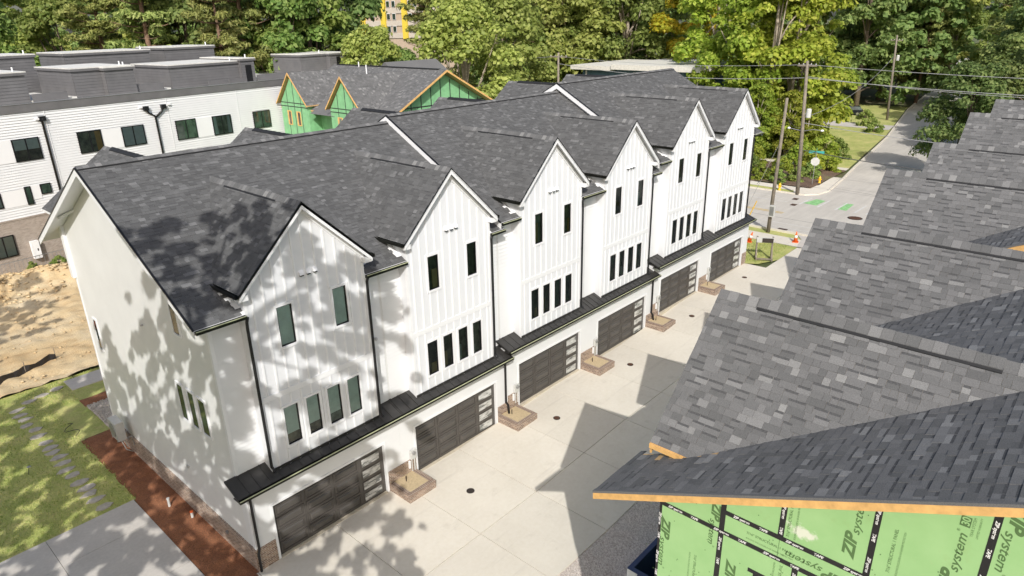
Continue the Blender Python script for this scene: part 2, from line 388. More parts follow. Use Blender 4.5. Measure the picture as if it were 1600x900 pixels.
def gz(x):
    xs = (-500, 8.87, 15.41, 21.95, 28.49, 38.3, 60, 900); zs = (0, 0, .28, .30, .76, .82, .9, .9)
    return float(np.interp(x, xs, zs))

# ------------------------------------------------------------------ townhouses
U = 6.532
XP, ZP, HW, DROP, TIP = 2.533, 12.755, 2.518, 2.429, -.373
YR = 7.25; SL = .54
XL, XR = -.82, 5.71
YREC, YBACK, YBAY = .41, 13.05, -.07
BL, BR = .23, 4.83
DS = DROP/HW; DLEN = math.hypot(HW, DROP); ZDE = ZP-DROP
def set_style(white, first=False):
    """main roof slope of the finished or of the unfinished row"""
    global SL, ZE0, YE0, ZR, CS, SN, YDR, YDE, YREC, TIP, YBAY
    SL, ZE0, YE0, YREC = (.54, 9.56, -.1, .41) if white else (.475, 9.76, -.33, .83)
    TIP, YBAY = (.05, .5) if first and not white else (-.373, -.07)
    ZR = zmain(YR); CS = 1/math.hypot(1, SL); SN = SL*CS; YDR = (ZP-ZE0)/SL+YE0; YDE = (ZDE-ZE0)/SL+YE0
def zmain(y): return ZE0+SL*(y-YE0)
set_style(True)
BXP, BZP, BTIP = 1.65, 13.2, 13.6         # back cross gable
BHW = 2.9
def main_skip(c):
    d = abs(c.x-XP)
    if d < HW and ZP-DS*d > zmain(c.y)+.25 and c.y > .2: return True
    return BL-.02 < c.x < BR+.02 and c.y < 1.45
CACHE = {}
def cached(key, fn):
    if key not in CACHE: CACHE[key] = fn()
    return CACHE[key]
def slab(m, pts, t): m.prism(pts, (0, 0, -t))
def roof_tabs(xa, xb, ye, rng):
    main = shingle_tabs((0, 0, zmain(0)), (1, 0, 0), (0, CS, SN), [(xa, ye/CS), (xb, ye/CS), (xb, YR/CS), (xa, YR/CS)], rng, main_skip)
    dl = shingle_tabs((XP-HW, 0, ZDE), (0, -1, 0), (HW, 0, DROP), [(-TIP, 0), (-TIP, DLEN), (-YDR, DLEN), (-YDE-.02, 0)], rng)
    dr = shingle_tabs((XP+HW, 0, ZDE), (0, 1, 0), (-HW, 0, DROP), [(TIP, 0), (YDE+.02, 0), (YDR, DLEN), (TIP, DLEN)], rng)
    return main, dl, dr
def back_tabs(rng):
    L = math.hypot(BHW, BHW*.75); z0 = BZP-BHW*.75
    yb = lambda z: YR+(ZR-z)/SL
    return shingle_tabs((BXP-BHW, 0, z0), (0, -1, 0), (BHW, 0, BHW*.75), [(-BTIP, 0), (-yb(z0), 0), (-yb(BZP)+.3, L), (-BTIP, L)], rng)
def frame_mesh(x0, x1, z0, z1, w=.09, y=YBAY, d=.035):
    m = MB(); a, b = y-d, y+.10
    m.box(x0-w, x0, a, b, z0-w, z1+w).box(x1, x1+w, a, b, z0-w, z1+w).box(x0, x1, a, b, z1, z1+w).box(x0, x1, a-.015, b, z0-w, z0)
    f = .028; c, e = y+.02, y+.05
    return m.mesh('window_trim', 'white_trim')
def sash_mesh(x0, x1, z0, z1, y=YBAY):
    m = MB(); f = .03; c, e = y-.005, y+.05
    m.box(x0, x0+f, c, e, z0, z1).box(x1-f, x1, c, e, z0, z1).box(x0+f, x1-f, c, e, z1-f, z1).box(x0+f, x1-f, c, e, z0, z0+f)
    return m.mesh('sash', 'black_metal')
def slats_mesh(x0, x1, z0, z1, y):
    m = MB(); z = z1
    while z > z0:
        m.hexa(((x0, y, z-.052), (x1, y, z-.052), (x1, y+.004, z-.055), (x0, y+.004, z-.055), (x0, y+.03, z-.012), (x1, y+.03, z-.012), (x1, y+.034, z-.015), (x0, y+.034, z-.015))); z -= .055
    return m.mesh('blind', 'blind')
WINS = [(.98, 1.53, 4.3, 5.78), (1.86, 2.38, 4.3, 5.78), (2.73, 3.27, 4.3, 5.78), (3.59, 4.12, 4.3, 5.78), (1.28, 1.84, 8.0, 9.42), (3.43, 3.98, 8.0, 9.42)]
def wall_holes(x0, x1, z0, z1, holes, y, depth):
    m = MB(); xs = sorted({x0, x1, *[h[0] for h in holes], *[h[1] for h in holes]}); zs = sorted({z0, z1, *[h[2] for h in holes], *[h[3] for h in holes]})
    for i in range(len(xs)-1):
        for j in range(len(zs)-1):
            cx, cz = (xs[i]+xs[i+1])/2, (zs[j]+zs[j+1])/2
            if any(h[0] < cx < h[1] and h[2] < cz < h[3] for h in holes): continue
            m.face(((xs[i], y, zs[j]), (xs[i+1], y, zs[j]), (xs[i+1], y, zs[j+1]), (xs[i], y, zs[j+1])))
    for a, b, c, d in holes:
        m.face(((a, y, c), (b, y, c), (b, y+depth, c), (a, y+depth, c))).face(((a, y, d), (a, y+depth, d), (b, y+depth, d), (b, y, d)))
        m.face(((a, y, c), (a, y+depth, c), (a, y+depth, d), (a, y, d))).face(((b, y, c), (b, y, d), (b, y+depth, d), (b, y+depth, c)))
    return m
def rake_mesh(side, t0, t1, y0, y1, h0, h1):
    """board along a dormer rake; side -1 left, 1 right; h0..h1 below the roof plane"""
    m = MB(); a = (XP+side*t0, ZP-DS*t0); b = (XP+side*t1, ZP-DS*t1)
    m.prism([(a[0], y0, a[1]-h0), (b[0], y0, b[1]-h0), (b[0], y0, b[1]-h1), (a[0], y0, a[1]-h1)], (0, y1-y0, 0)); return m
def ridge_cap(m, x, y0, y1, z, half, s, t=.022):
    n = max(1, int(abs(y1-y0)/.2)); d = (y1-y0)/n
    for k in range(n):
        a, b, up_ = y0+k*d, y0+(k+1)*d-.004, .006*(k % 2)
        for q in (-1, 1):
            p = [(x, a, z+t+up_), (x+q*half, a, z-half*s+t+up_), (x+q*half, a, z-half*s+t-.02), (x, a, z+t-.02)]
            m.prism(p if q < 0 else p[::-1], (0, b-a, 0))

def townhouse(style, i, name, label, loc, flip=False, xa=XL, xb=XR, first=False, last=False, step=0, group=None, seed=0, singles=0):
    """style: 'white' finished, 'green' under construction"""
    W = style == 'white'; set_style(W, first)
    root = thing(name, label, 'townhouse', loc, 0, group)
    if flip: root.scale = (1, -1, 1)
    rng = random.Random(seed); ye = -.1 if W else -.33
    wallm = 'white_siding' if W else 'green_sheathing'; trim = 'white_trim' if W else 'wood'
    if first: style = style+'_end'
    K = (style, xa, xb, first, last)
    # body
    def body():
        m = MB(); t = .17
        m.prism([(XL, YREC, -.3), (XL, YBACK, -.3), (XL, YBACK, zmain(2*YR-YBACK)-t), (XL, YR, ZR-t), (XL, YREC, zmain(YREC)-t)], (XR-XL, 0, 0)); return m.mesh('wall', 'stucco' if W else wallm)
    link('wall', cached(('body', style), body), root)
    def garage_wall():
        m = MB(); y0, y1 = -.1, YREC
        m.box(XL, 0, y0, y1, -.3, 3.4).box(4.88, XR, y0, y1, -.3, 3.4).box(0, 4.88, y0, y1, 2.3, 3.4); return m.mesh('garage_wall', wallm)
    gw = link('garage_wall', cached(('gw', style), garage_wall), root)
    # bay
    zt = ZP-.16
    def bay():
        m = wall_holes(BL, BR, 3.45, 10.0, WINS, YBAY, .1)
        for x in (BL, BR): m.face(((x, YBAY, 3.45), (x, 1.5, 3.45), (x, 1.5, zt-DS*(XP-BL)), (x, YBAY, zt-DS*(XP-BL))))
        m.face(((BL, YBAY, 10.0), (BR, YBAY, 10.0), (BR, YBAY, zt-DS*(BR-XP)), (XP, YBAY, zt), (BL, YBAY, zt-DS*(XP-BL))))
        return m.mesh('bay_wall', 'white_board' if W else wallm)
    link('bay_wall', cached(('bay', style), bay), root)
    # roof deck + shingles
    def deck():
        m = MB(); t = .15
        for a, b, y0 in ((xa, BL, ye), (BR, xb, ye), (BL, BR, 1.5)): slab(m, [(a, y0, zmain(y0)), (b, y0, zmain(y0)), (b, YR, ZR), (a, YR, ZR)], t)
        yb = 2*YR-ye; slab(m, [(xa, YR, ZR), (xb, YR, ZR), (xb, yb, zmain(ye)), (xa, yb, zmain(ye))], t)
        return m.mesh('roof', 'white_trim' if W else 'raw_wood')
    roof = link('roof', cached(('deck', *K), deck), root)
    def backsh():
        m = MB(); yb = 2*YR-ye; m.face(((xa, YR, ZR+.012), (xb, YR, ZR+.012), (xb, yb, zmain(ye)+.012), (xa, yb, zmain(ye)+.012))); return m.mesh('rear_shingles', 'shingle')
    link('rear_shingles', cached(('backsh', *K), backsh), roof)
    def dorm():
        m = MB(); t = .11 if W else .03
        slab(m, [(XP-HW, TIP, ZDE), (XP, TIP, ZP), (XP, YDR, ZP), (XP-HW, YDE, ZDE)], t)
        slab(m, [(XP, TIP, ZP), (XP+HW, TIP, ZDE), (XP+HW, YDE, ZDE), (XP, YDR, ZP)], t)
        return m.mesh('dormer_roof', 'white_trim' if W else 'raw_wood')
    dr = link('dormer_roof', cached(('dorm', style), dorm), root)
    vs = seed if not W else (i % 3)
    mt, dl, dd = roof_tabs(xa, xb, ye, random.Random(100+seed if singles or not W else 10+i % 3))
    def place(tabs, parent, nm):
        rest = tabs
        if singles:
            sc_ = []
            for q, t in enumerate(tabs):
                if not t[4]: continue
                c = t[9].copy();
                if flip: c.y = -c.y
                c += Vector(loc); x, y, z = proj(c)
                if -20 < x < 1620 and -20 < y < 920 and z > 1:
                    nn = t[8].copy();
                    if flip: nn.y = -nn.y
                    d = (CAM-c); f = nn.dot(d.normalized())
                    if f > 0: sc_.append((t[3]*EXPO*f/(z*z), q))
            sc_.sort(reverse=True); pick = {q for _, q in sc_[:place.left[nm]]}
            for q in pick: single_shingle(tabs[q], parent, None)
            rest = [t for q, t in enumerate(tabs) if q not in pick]
        o = link('shingle_field', shingle_mesh(rest, 'shingle_field'), parent); o['kind'] = 'stuff'; return o
    place.left = {'m': singles//2, 'l': singles//2, 'r': 0}
    if W:
        key = ('sh', xa, xb, i % 3)
        if key not in CACHE: CACHE[key] = tuple(shingle_mesh(q, 'shingle_field', 'shingle_row') for q in (mt, dl, dd))
        for me, p in zip(CACHE[key], (roof, dr, dr)): link('shingle_field', me, p)['kind'] = 'stuff'
    else:
        place(mt, roof, 'm'); place(dl, dr, 'l')
        m = MB(); m.face(((XP, TIP, ZP+.012), (XP+HW, TIP, ZDE+.012), (XP+HW, YDE, ZDE+.012), (XP, YDR, ZP+.012)))
        o = m.build('shingle_field', 'shingle', dr); o['kind'] = 'stuff'
    # ridges and vents
    def cap():
        m = MB(); ridge_cap(m, XP, TIP, YDR+.25, ZP, .16, DS); return m.mesh('ridge_cap', 'shingle')
    link('ridge_cap', cached(('cap', style), cap), dr)
    def vent():
        m = MB(); y0, y1 = (.95, 4.45) if W else (.9, 5.0)
        for q in (-1, 1): m.prism([(XP+q*.12, y0, ZP-.12*DS+.03), (XP+q*.185, y0, ZP-.185*DS+.03), (XP+q*.185, y0, ZP-.185*DS-.02), (XP+q*.12, y0, ZP-.12*DS-.02)], (0, y1-y0, 0))
        return m.mesh('ridge_vent', 'ridge_black')
    link('ridge_vent', cached(('vent', style), vent), dr)
    def vcap():
        m = MB(); y0, y1 = (.95, 4.45) if W else (.9, 5.0); ridge_cap(m, XP, y0, y1, ZP+.018, .15, DS); return m.mesh('vent_cap', 'shingle')
    link('vent_cap', cached(('vcap', style), vcap), dr)
    def mcap():
        m = MB()
        for s in (-1, 1): m.prism([(xa, YR, ZR+.055), (xa, YR+s*.17, ZR-.17*SL+.055), (xa, YR+s*.17, ZR-.17*SL-.01), (xa, YR, ZR-.01)], (xb-xa, 0, 0))
        return m.mesh('ridge_vent', 'ridge_black')
    link('ridge_vent', cached(('mcap', *K), mcap), roof)
    def mcap2():
        m = MB(); n = int((xb-xa)/.2); d = (xb-xa)/n
        for k in range(n):
            for q in (-1, 1): m.prism([(xa+k*d, YR, ZR+.062+.005*(k % 2)), (xa+k*d, YR+q*.15, ZR-.15*SL+.062+.005*(k % 2)), (xa+k*d, YR+q*.15, ZR-.15*SL+.056), (xa+k*d, YR, ZR+.056)], (d-.004, 0, 0))
        return m.mesh('ridge_cap', 'shingle')
    link('ridge_cap', cached(('mcap2', *K), mcap2), roof)
    # back cross gable
    def bdeck():
        m = MB(); z0 = BZP-BHW*.75; yb = lambda z: YR+(ZR-z)/SL
        slab(m, [(BXP-BHW, BTIP, z0), (BXP, BTIP, BZP), (BXP, yb(BZP)-.4, BZP), (BXP-BHW, yb(z0)-.4, z0)], .1); slab(m, [(BXP, BTIP, BZP), (BXP+BHW, BTIP, z0), (BXP+BHW, yb(z0)-.4, z0), (BXP, yb(BZP)-.4, BZP)], .1)
        m.prism([(BXP-BHW+.3, 12.9, 8), (BXP+BHW-.3, 12.9, 8), (BXP+BHW-.3, 12.9, z0), (BXP, 12.9, BZP-.15), (BXP-BHW+.3, 12.9, z0)], (0, .3, 0))
        return m.mesh('rear_gable', 'white_trim' if W else 'raw_wood')
    rg = link('rear_gable', cached(('bdeck', style), bdeck), root)
    if W:
        link('shingle_field', cached(('btabs', i % 2), lambda: shingle_mesh(back_tabs(random.Random(50+i)), 'shingle_field', 'shingle_row')), rg)['kind'] = 'stuff'
        def bcap():
            m = MB(); ridge_cap(m, BXP, YR+.9, BTIP, BZP, .16, .75); return m.mesh('ridge_cap', 'shingle')
        link('ridge_cap', cached('bcap', bcap), rg)
        def bvent():
            m = MB(); ridge_cap(m, BXP, YR+1.2, BTIP-.9, BZP+.05, .15, .75); return m.mesh('ridge_vent', 'ridge_black')
        link('ridge_vent', cached('bvent', bvent), rg)
    # rakes of the front gable
    for s in (-1, 1):
        link('rake_board', cached(('rake', style, s), lambda: rake_mesh(s, -.0, HW, TIP, TIP+.04, .012, .24).mesh('rake_board', trim)), root)
        if W:
            link('drip_edge', cached(('drip', s), lambda: rake_mesh(s, 0, HW+.03, TIP-.02, TIP+.03, -.012, .03).mesh('drip_edge', 'black_metal')), root)
            link('rake_trim', cached(('rtrim', s), lambda: rake_mesh(s, .0, HW-.18, YBAY-.04, YBAY-.002, .16, .34).mesh('rake_trim', 'white_trim')), root)
        def ret():
            m = MB(); x = XP+s*HW; m.box(min(x, x-s*.30), max(x, x-s*.30), TIP+.045, YBAY, ZDE-.26, ZDE-.08); return m.mesh('eave_return', trim)
        if W: link('eave_return', cached(('ret', style, s), ret), root)
        def dg():
            m = MB(); x = XP+s*(HW+.07); z = ZDE-.1
            m.box(x-.06, x+.06, TIP+.02, YDE+.05, z-.02, z).box(x+s*.05-.008, x+s*.05+.008, TIP+.02, YDE+.05, z, z+.10).box(x-s*.05-.008, x-s*.05+.008, TIP+.02, YDE+.05, z, z+.10); return m.mesh('dormer_gutter', 'gutter_metal')
        if W: link('dormer_gutter', cached(('dg', s), dg), root)
        else:
            def ef():
                m = MB(); x = XP+s*HW; m.box(min(x, x+s*.04), max(x, x+s*.04), TIP, YDE-.1, ZDE-.11, ZDE-.01); return m.mesh('eave_fascia', 'wood')
            link('eave_fascia', cached(('ef', style, s), ef), root)
    # step or end rakes of the main roof
    if first or step:
        h = (.26 if W else .17) if first else .30
        x0 = xa-.035
        for s, nm in ((-1, 'front'), (1, 'rear')):
            m = MB(); yy = ye if s < 0 else 2*YR-ye; ze = zmain(ye)
            m.prism([(x0, YR, ZR-.01), (x0, yy, ze-.01), (x0, yy, ze-h), (x0, YR, ZR-h)], (.033, 0, 0)); m.build('end_rake_board', trim, root)
            m = MB(); m.prism([(x0-.02, YR, ZR+.03), (x0-.02, yy, ze+.03), (x0-.02, yy, ze-.02), (x0-.02, YR, ZR-.02)], (.06, 0, 0))
            m.build('drip_edge', 'black_metal' if W else 'shingle', root)
    if last:
        for s in (-1, 1):
            m = MB(); yy = ye if s < 0 else 2*YR-ye; ze = zmain(ye); m.prism([(xb, YR, ZR-.01), (xb, yy, ze-.01), (xb, yy, ze-.26), (xb, YR, ZR-.26)], (.033, 0, 0)); m.build('end_rake_board', trim, root)
    if not W: return root
    # ---- finished front only below
    link('belt_trim', cached('belt', lambda: MB().box(BL-.003, BR+.003, YBAY-.028, YBAY-.001, 6.26, 6.46).mesh('belt_trim', 'white_trim')), root)
    for s, x in ((-1, BL), (1, BR)):
        link('corner_board', cached(('cb', s), lambda: MB().box(min(x, x-s*.1)-.004, max(x, x-s*.1)+.004, YBAY-.024, YBAY+.1, 3.5, 10.02).mesh('corner_board', 'white_trim')), root)
    nb = 11
    for k in range(nb):
        x = BL+.1+(k+.5)*(BR-BL-.2)/nb
        top = zt-DS*abs(x-XP)-.22
        spans = [(3.55, 6.25), (6.47, top)]
        for a, b in spans:
            segs = [(a, b)]
            for h in WINS:
                if h[0]-.12 < x < h[1]+.12:
                    ns = []
                    for p, q in segs:
                        lo, hi = h[2]-.11, h[3]+.10
                        if hi <= p or lo >= q: ns.append((p, q)); continue
                        if lo-p > .1: ns.append((p, lo))
                        if q-hi > .1: ns.append((hi, q))
                    segs = ns
            for p, q in segs:
                link('batten', cached(('bat', k, p), lambda: MB().box(x-.03, x+.03, YBAY-.036, YBAY-.001, p, q).mesh('batten', 'white_trim')), root)
    def lap(x0, x1, z0, z1):
        m = MB(); z = z0
        while z < z1-.01:
            a = min(z+.17, z1)
            m.face(((x0, YREC-.04, z), (x1, YREC-.04, z), (x1, YREC-.004, a), (x0, YREC-.004, a))).face(((x0, YREC-.004, z), (x1, YREC-.004, z), (x1, YREC-.04, z), (x0, YREC-.04, z))); z = a
        return m
    link('lap_siding', cached('lapL', lambda: lap(XL+.1, BL, 3.55, 9.62).mesh('lap_siding', 'white_lap')), root)
    link('lap_siding', cached('lapR', lambda: lap(BR, XR, 3.55, 9.62).mesh('lap_siding', 'white_lap')), root)
    if first: bx('corner_board', 'white_trim', root, XL-.02, XL+.1, YREC-.03, YREC+.1, 3.4, 9.55)
    # frieze under the eave
    link('frieze_board', cached('friez', lambda: MB().box(XL, BL-.01, YREC-.05, YREC-.005, 9.38, 9.65).box(BR+.01, XR, YREC-.05, YREC-.005, 9.38, 9.65).mesh('frieze_board', 'white_trim')), root)
    # windows
    for k, (a, b, c, d) in enumerate(WINS):
        fr = link('window', cached(('wf', k), lambda: frame_mesh(a, b, c, d)), root)
        link('sash', cached(('ws', k), lambda: sash_mesh(a, b, c, d)), fr)
        link('pane', cached(('wp', k, i == 0), lambda: MB().face(((a+.03, YBAY+.02, c+.03), (b-.03, YBAY+.02, c+.03), (b-.03, YBAY+.02, d-.03), (a+.03, YBAY+.02, d-.03))).mesh('pane', 'glass' if i else 'glass_clear')), fr)
        bright = rng.random()
        link('room', cached(('wr', k), lambda: MB().box(a-.02, b+.02, YBAY+.101, YBAY+.12, c-.02, d+.02).mesh('room', 'dark_interior')), fr)
        if i == 0:
            hh = d-.03 if k < 4 else d
            lo = c+.42 if k in (0, 1, 2) else c+.05
            link('blind', slats_mesh(a+.035, b-.035, lo, d-.04, YBAY+.04), fr)
        elif bright < .55:
            ww = (b-a)*rng.uniform(.3, .6); hh = (d-c)*rng.uniform(.25, .7); xs = a if rng.random() < .5 else b-ww
            bx('room_object', rng.choice(('tan_interior', 'curtain', 'curtain_tan')), fr, xs+.03, xs+ww-.03, YBAY+.06, YBAY+.1, c+.02, c+hh)
    # gable vents
    for x in (2.25, 2.51, 2.77):
        gv = link('gable_vent', cached(('gv', x), lambda: MB().prism([(x, YBAY-.12, 10.28), (x, YBAY-.002, 10.28), (x, YBAY-.002, 10.43), (x, YBAY-.08, 10.37)], (.16, 0, 0)).mesh('gable_vent', 'white_trim')), root)
        link('vent_opening', cached(('gvo', x), lambda: MB().box(x+.02, x+.14, YBAY-.11, YBAY-.02, 10.235, 10.278).mesh('vent_opening', 'black_metal')), gv)
    # main gutter between the gables
    def gut(x0, x1, y, z, w_=.12, h=.11):
        m = MB(); m.box(x0, x1, y-w_, y, z-h, z-h+.012).box(x0, x1, y-.012, y, z-h+.012, z).box(x0, x1, y-w_, y-w_+.012, z-h+.012, z+.004).box(x0, x0+.01, y-w_+.012, y-.012, z-h+.012, z).box(x1-.01, x1, y-w_+.012, y-.012, z-h+.012, z); return m
    g_ = lambda x0, x1, y, z, nm, key: (link(nm, cached(('g', key), lambda: gut(x0, x1, y, z).mesh(nm, 'gutter_metal')), root), link('gutter_lip_glint', cached(('gl', key), lambda: MB().box(x0, x1, y-.15, y-.115, z-.008, z+.014).mesh('gutter_lip_glint', 'lip_glint_metal')), root))
    ze = zmain(ye)-.02
    if first: g_(xa+.0, BL-.01, ye-.005, ze, 'eave_gutter', 'first')
    else: g_(xa if step else XL, BL-.01, ye-.005, ze, 'eave_gutter', ('l', bool(step)))
    g_(BR+.01, xb, ye-.005, ze, 'eave_gutter', ('r', xb))
    # awning over the garage
    x0, x1 = (-1.25 if first else XL-(.22 if step else 0)), (XR+.2 if last else XR)
    ys, zs = (YREC, -.45), (3.80, 3.46)
    zaw = lambda y: zs[1]+(zs[0]-zs[1])*(y-ys[1])/(ys[0]-ys[1])
    def aw():
        m = MB(); t = .07
        for a, b, y1 in ((x0, BL, YREC), (BR, x1, YREC), (BL, BR, YBAY)):
            m.prism([(a, ys[1], zaw(ys[1])), (b, ys[1], zaw(ys[1])), (b, y1, zaw(y1)), (a, y1, zaw(y1))], (0, 0, -t))
        m.box(x0, x1, -.43, -.11, 3.36, 3.385)
        return m.mesh('awning', 'bronze_metal')
    awn = link('awning', cached(('aw', x0, x1), aw), root)
    k = 0; x = x0+.02
    while x < x1-.02:
        y1 = YBAY if BL < x < BR else YREC
        link('seam', cached(('seam', round(x, 3), y1), lambda: MB().prism([(x, ys[1], zaw(ys[1])), (x+.022, ys[1], zaw(ys[1])), (x+.022, y1-.03, zaw(y1-.03)), (x, y1-.03, zaw(y1-.03))], (0, 0, .022)).mesh('seam', 'bronze_metal')), awn)
        x += .405
    g_(x0, x1, -.455, 3.45, 'awning_gutter', ('aw', x0, x1))
    link('awning_flashing', cached('awf', lambda: MB().box(BL, BR, YBAY-.05, YBAY-.025, zaw(YBAY)+.002, zaw(YBAY)+.09).mesh('awning_flashing', 'bronze_metal')), root)
    if step:   # white end of the raised awning
        bx('awning_end', 'white_trim', root, XL-.10, XL-.005, -.1, YREC, 3.05, 3.42)
    # downspouts
    def ds(x):
        m = MB(); yy = YBAY-.09; m.tube([(x+.06, ye-.06, zmain(ye)-.1), (x+.03, ye-.02, zmain(ye)-.28), (x, yy, zmain(ye)-.5), (x, yy, 3.86), (x+.02, yy-.1, 3.72), (x+.02, yy-.14, 3.70)], .052, 8); return m.mesh('downspout', 'black_metal', True)
    link('downspout', cached('ds', lambda: ds(BR+.03)), root)
    if first:
        link('downspout', ds(BL-.03), root)
        MB().tube([(XL+.05, -.5, 3.4), (XL+.05, -.3, 3.25), (XL+.07, -.17, 3.1), (XL+.07, -.17, .95), (XL-.02, -.24, .8), (XL-.02, -.24, .06)], .05, 8).build('downspout', 'black_metal', root, True)
    # garage door
    def gd():
        return MB().box(.0, 4.88, 0, .06, 0.02, 2.3).mesh('garage_door', 'door_brown')
    door = link('garage_door', cached('gd', gd), root)
    def pan(x0, x1, z0, z1):
        m = MB(); o, q = .0, .045
        fr_ = lambda p, y0, q, y1: m.hexa(((x0+p, y0, z0+p), (x1-p, y0, z0+p), (x1-p, y0, z1-p), (x0+p, y0, z1-p), (x0+q, y1, z0+q), (x1-q, y1, z0+q), (x1-q, y1, z1-q), (x0+q, y1, z1-q)))
        for e0, e1, e2, e3 in ((x0, x1, z1-.05, z1), (x0, x1, z0, z0+.05), (x0, x0+.05, z0+.05, z1-.05), (x1-.05, x1, z0+.05, z1-.05)): m.box(e0, e1, -.03, -.001, e2, e3)
        fr_(.10, -.001, .14, -.035)
        return m.mesh('door_panel', 'door_brown')
    for c in range(3):
        for r in range(4):
            x0_, z0_ = .10+c*1.22, .10+r*.535
            link('door_panel', cached(('pan', c, r), lambda: pan(x0_, x0_+1.12, z0_, z0_+.46)), door)
    for r in range(4):
        z0_ = .12+r*.535
        link('door_pane', cached(('dp', r), lambda: MB().box(3.84, 4.68, -.012, -.001, z0_, z0_+.34).mesh('door_pane', 'frosted_glass')), door)
        link('pane_frame', cached(('dpf', r), lambda: MB().box(3.80, 3.84, -.02, -.001, z0_-.04, z0_+.38).box(4.68, 4.72, -.02, -.001, z0_-.04, z0_+.38).box(3.84, 4.68, -.02, -.001, z0_-.04, z0_).box(3.84, 4.68, -.02, -.001, z0_+.34, z0_+.38).mesh('pane_frame', 'door_brown')), door)
    link('door_trim', cached('dtrim', lambda: MB().box(-.09, .0, -.125, -.101, 0, 2.39).box(4.88, 4.97, -.125, -.101, 0, 2.39).box(0, 4.88, -.125, -.101, 2.3, 2.39).mesh('door_trim', 'white_trim')), root)
    link('threshold', cached('thr', lambda: MB().box(0.01, 4.87, -.14, .1, -.2, .018).mesh('threshold', 'raw_wood' if False else 'sill_concrete')), root)
    # brick wainscot beside the door, light fixture, meter
    x1b = XR if not last else XR
    link('brick_base', cached('bb', lambda: MB().box(4.98, XR, -.135, -.101, -.3, .92).mesh('brick_base', 'brick')), root)
    link('brick_base', cached(('bbl', first), lambda: MB().box(XL, -.1, -.135, -.101, -.3, .92).mesh('brick_base', 'brick')), root)
    if i not in (0,):
        link('meter_box', cached('mb', lambda: MB().box(-.42, -.14, -.23, -.137, .95, 1.38).mesh('meter_box', 'light_grey')), root)
        link('meter_dial', cached('md', lambda: MB().tube([(-.28, -.232, 1.24), (-.28, -.30, 1.24)], .085, 12).mesh('meter_dial', 'grey_metal')), root)
        link('conduit', cached('cdt', lambda: MB().tube([(-.22, -.18, .95), (-.22, -.18, .36)], .03, 6).tube([(-.36, -.18, .95), (-.36, -.18, .36)], .022, 6).mesh('conduit', 'light_grey')), root)
        link('utility_box', cached('ub', lambda: MB().box(-.52, -.44, -.20, -.137, .55, .9).mesh('utility_box', 'white_trim')), root)
    bx('wall_light', 'light_grey', root, 5.30, 5.38, YREC-.14, YREC-.027, 6.62, 6.72)
    if last:
        bx('end_wall_trim', 'white_trim', root, XR, XR+.03, -.1, .3, 0, 3.4)
    if i in (1, 3): MB().tube([(5.50, -.5, 3.4), (5.50, -.3, 3.2), (5.50, -.18, 3.05), (5.50, -.18, 1.0), (5.56, -.26, .85), (5.50, -.36, .42)], .055, 8).build('downspout', 'black_metal', root, True)
    return root
plain('sill_concrete', (.50, .44, .34), .9); plain('lip_glint_metal', (.44, .46, .29), .4, .1)  # gutter lip is pale: its bright highlight is painted into the metal colour
ROWZ = [0, 0, .295, .295, .783, .783]
WLAB = ['white townhouse nearest the camera, tree shadows dappling its end wall and blinds', 'second white townhouse from the near end, window row above its garage unshaded',
        'third white townhouse, first of the pair stepped up behind a white roof rake', 'fourth white townhouse along the row, right of the middle awning step',
        'fifth white townhouse, beyond the second awning step, garage near the street', 'far end white townhouse beside the street lawn and utility poles']
rows = []
for i in range(6):
    f, l, st = i == 0, i == 5, i in (2, 4)
    rows.append(townhouse('white', i, 'townhouse', WLAB[i], (i*U, 0, ROWZ[i]), False, -1.4 if f else (-.98 if st else XL), 6.25 if l else XR, f, l, st, 'white townhouses in the finished row', 7+i))
GLAB = ['unfinished townhouse in the right foreground with green sheathed end wall', 'second unfinished townhouse roof up the right side, below the wooden step fascia',
        'third unfinished townhouse roof up the right side, beyond the wooden fascia', 'fourth unfinished townhouse roof up the right edge',
        'fifth unfinished townhouse roof, next to the last near the street tree', 'farthest unfinished townhouse roof at the right edge beside the leafy tree']
GO = (1.39, -13.92)
for i in range(6):
    f, l, st = i == 0, i == 5, i in (2, 4)
    rows.append(townhouse('green', i, 'townhouse', GLAB[i], (GO[0]+i*U, GO[1], ROWZ[i]), True, -1.3 if f else (-.98 if st else XL), 6.25 if l else XR, f, l, st, 'unfinished townhouses in the right row', 30+i, 300 if i < 3 else 0))
near_green = rows[6]

# finishing of the near white end wall
h0 = rows[0]
bx('brick_base', 'brick', h0, XL-.06, XL-.001, -.1, YBACK, -.4, .82); bx('brick_cap', 'brick', h0, XL-.08, XL-.001, -.12, YBACK+.02, .821, .91)
bx('corner_board', 'white_trim', h0, XL-.025, XL+.08, YBACK-.1, YBACK+.02, .9, 9.7)
bx('garage_corner_board', 'white_trim', h0, XL-.022, XL-.001, -.12, .05, .92, 3.38)
def dark_glass():
    b = NB('dark_glass'); n = b.noise(b.world(1, 1, 1), 1.5, 3); b.col(b.ramp(n, ((.35, (.012, .02, .016)), (.7, (.05, .08, .06))))); b.rough(.04); b.b.inputs['Specular IOR Level'].default_value = .9; return b.done()
dark_glass()
def end_window(parent, x, y0, y1, z0, z1):
    m = MB(); w_ = .08
    m.box(x-.04, x, y0-w_, y0, z0-w_, z1+w_).box(x-.04, x, y1, y1+w_, z0-w_, z1+w_).box(x-.04, x, y0, y1, z1, z1+w_).box(x-.05, x, y0, y1, z0-w_, z0)
    o = m.build('window', 'white_trim', parent); bx('sash', 'black_metal', o, x-.02, x-.001, y0, y1, z0, z1); bx('pane', 'dark_glass', o, x-.026, x-.021, y0+.035, y1-.035, z0+.035, z1-.035)
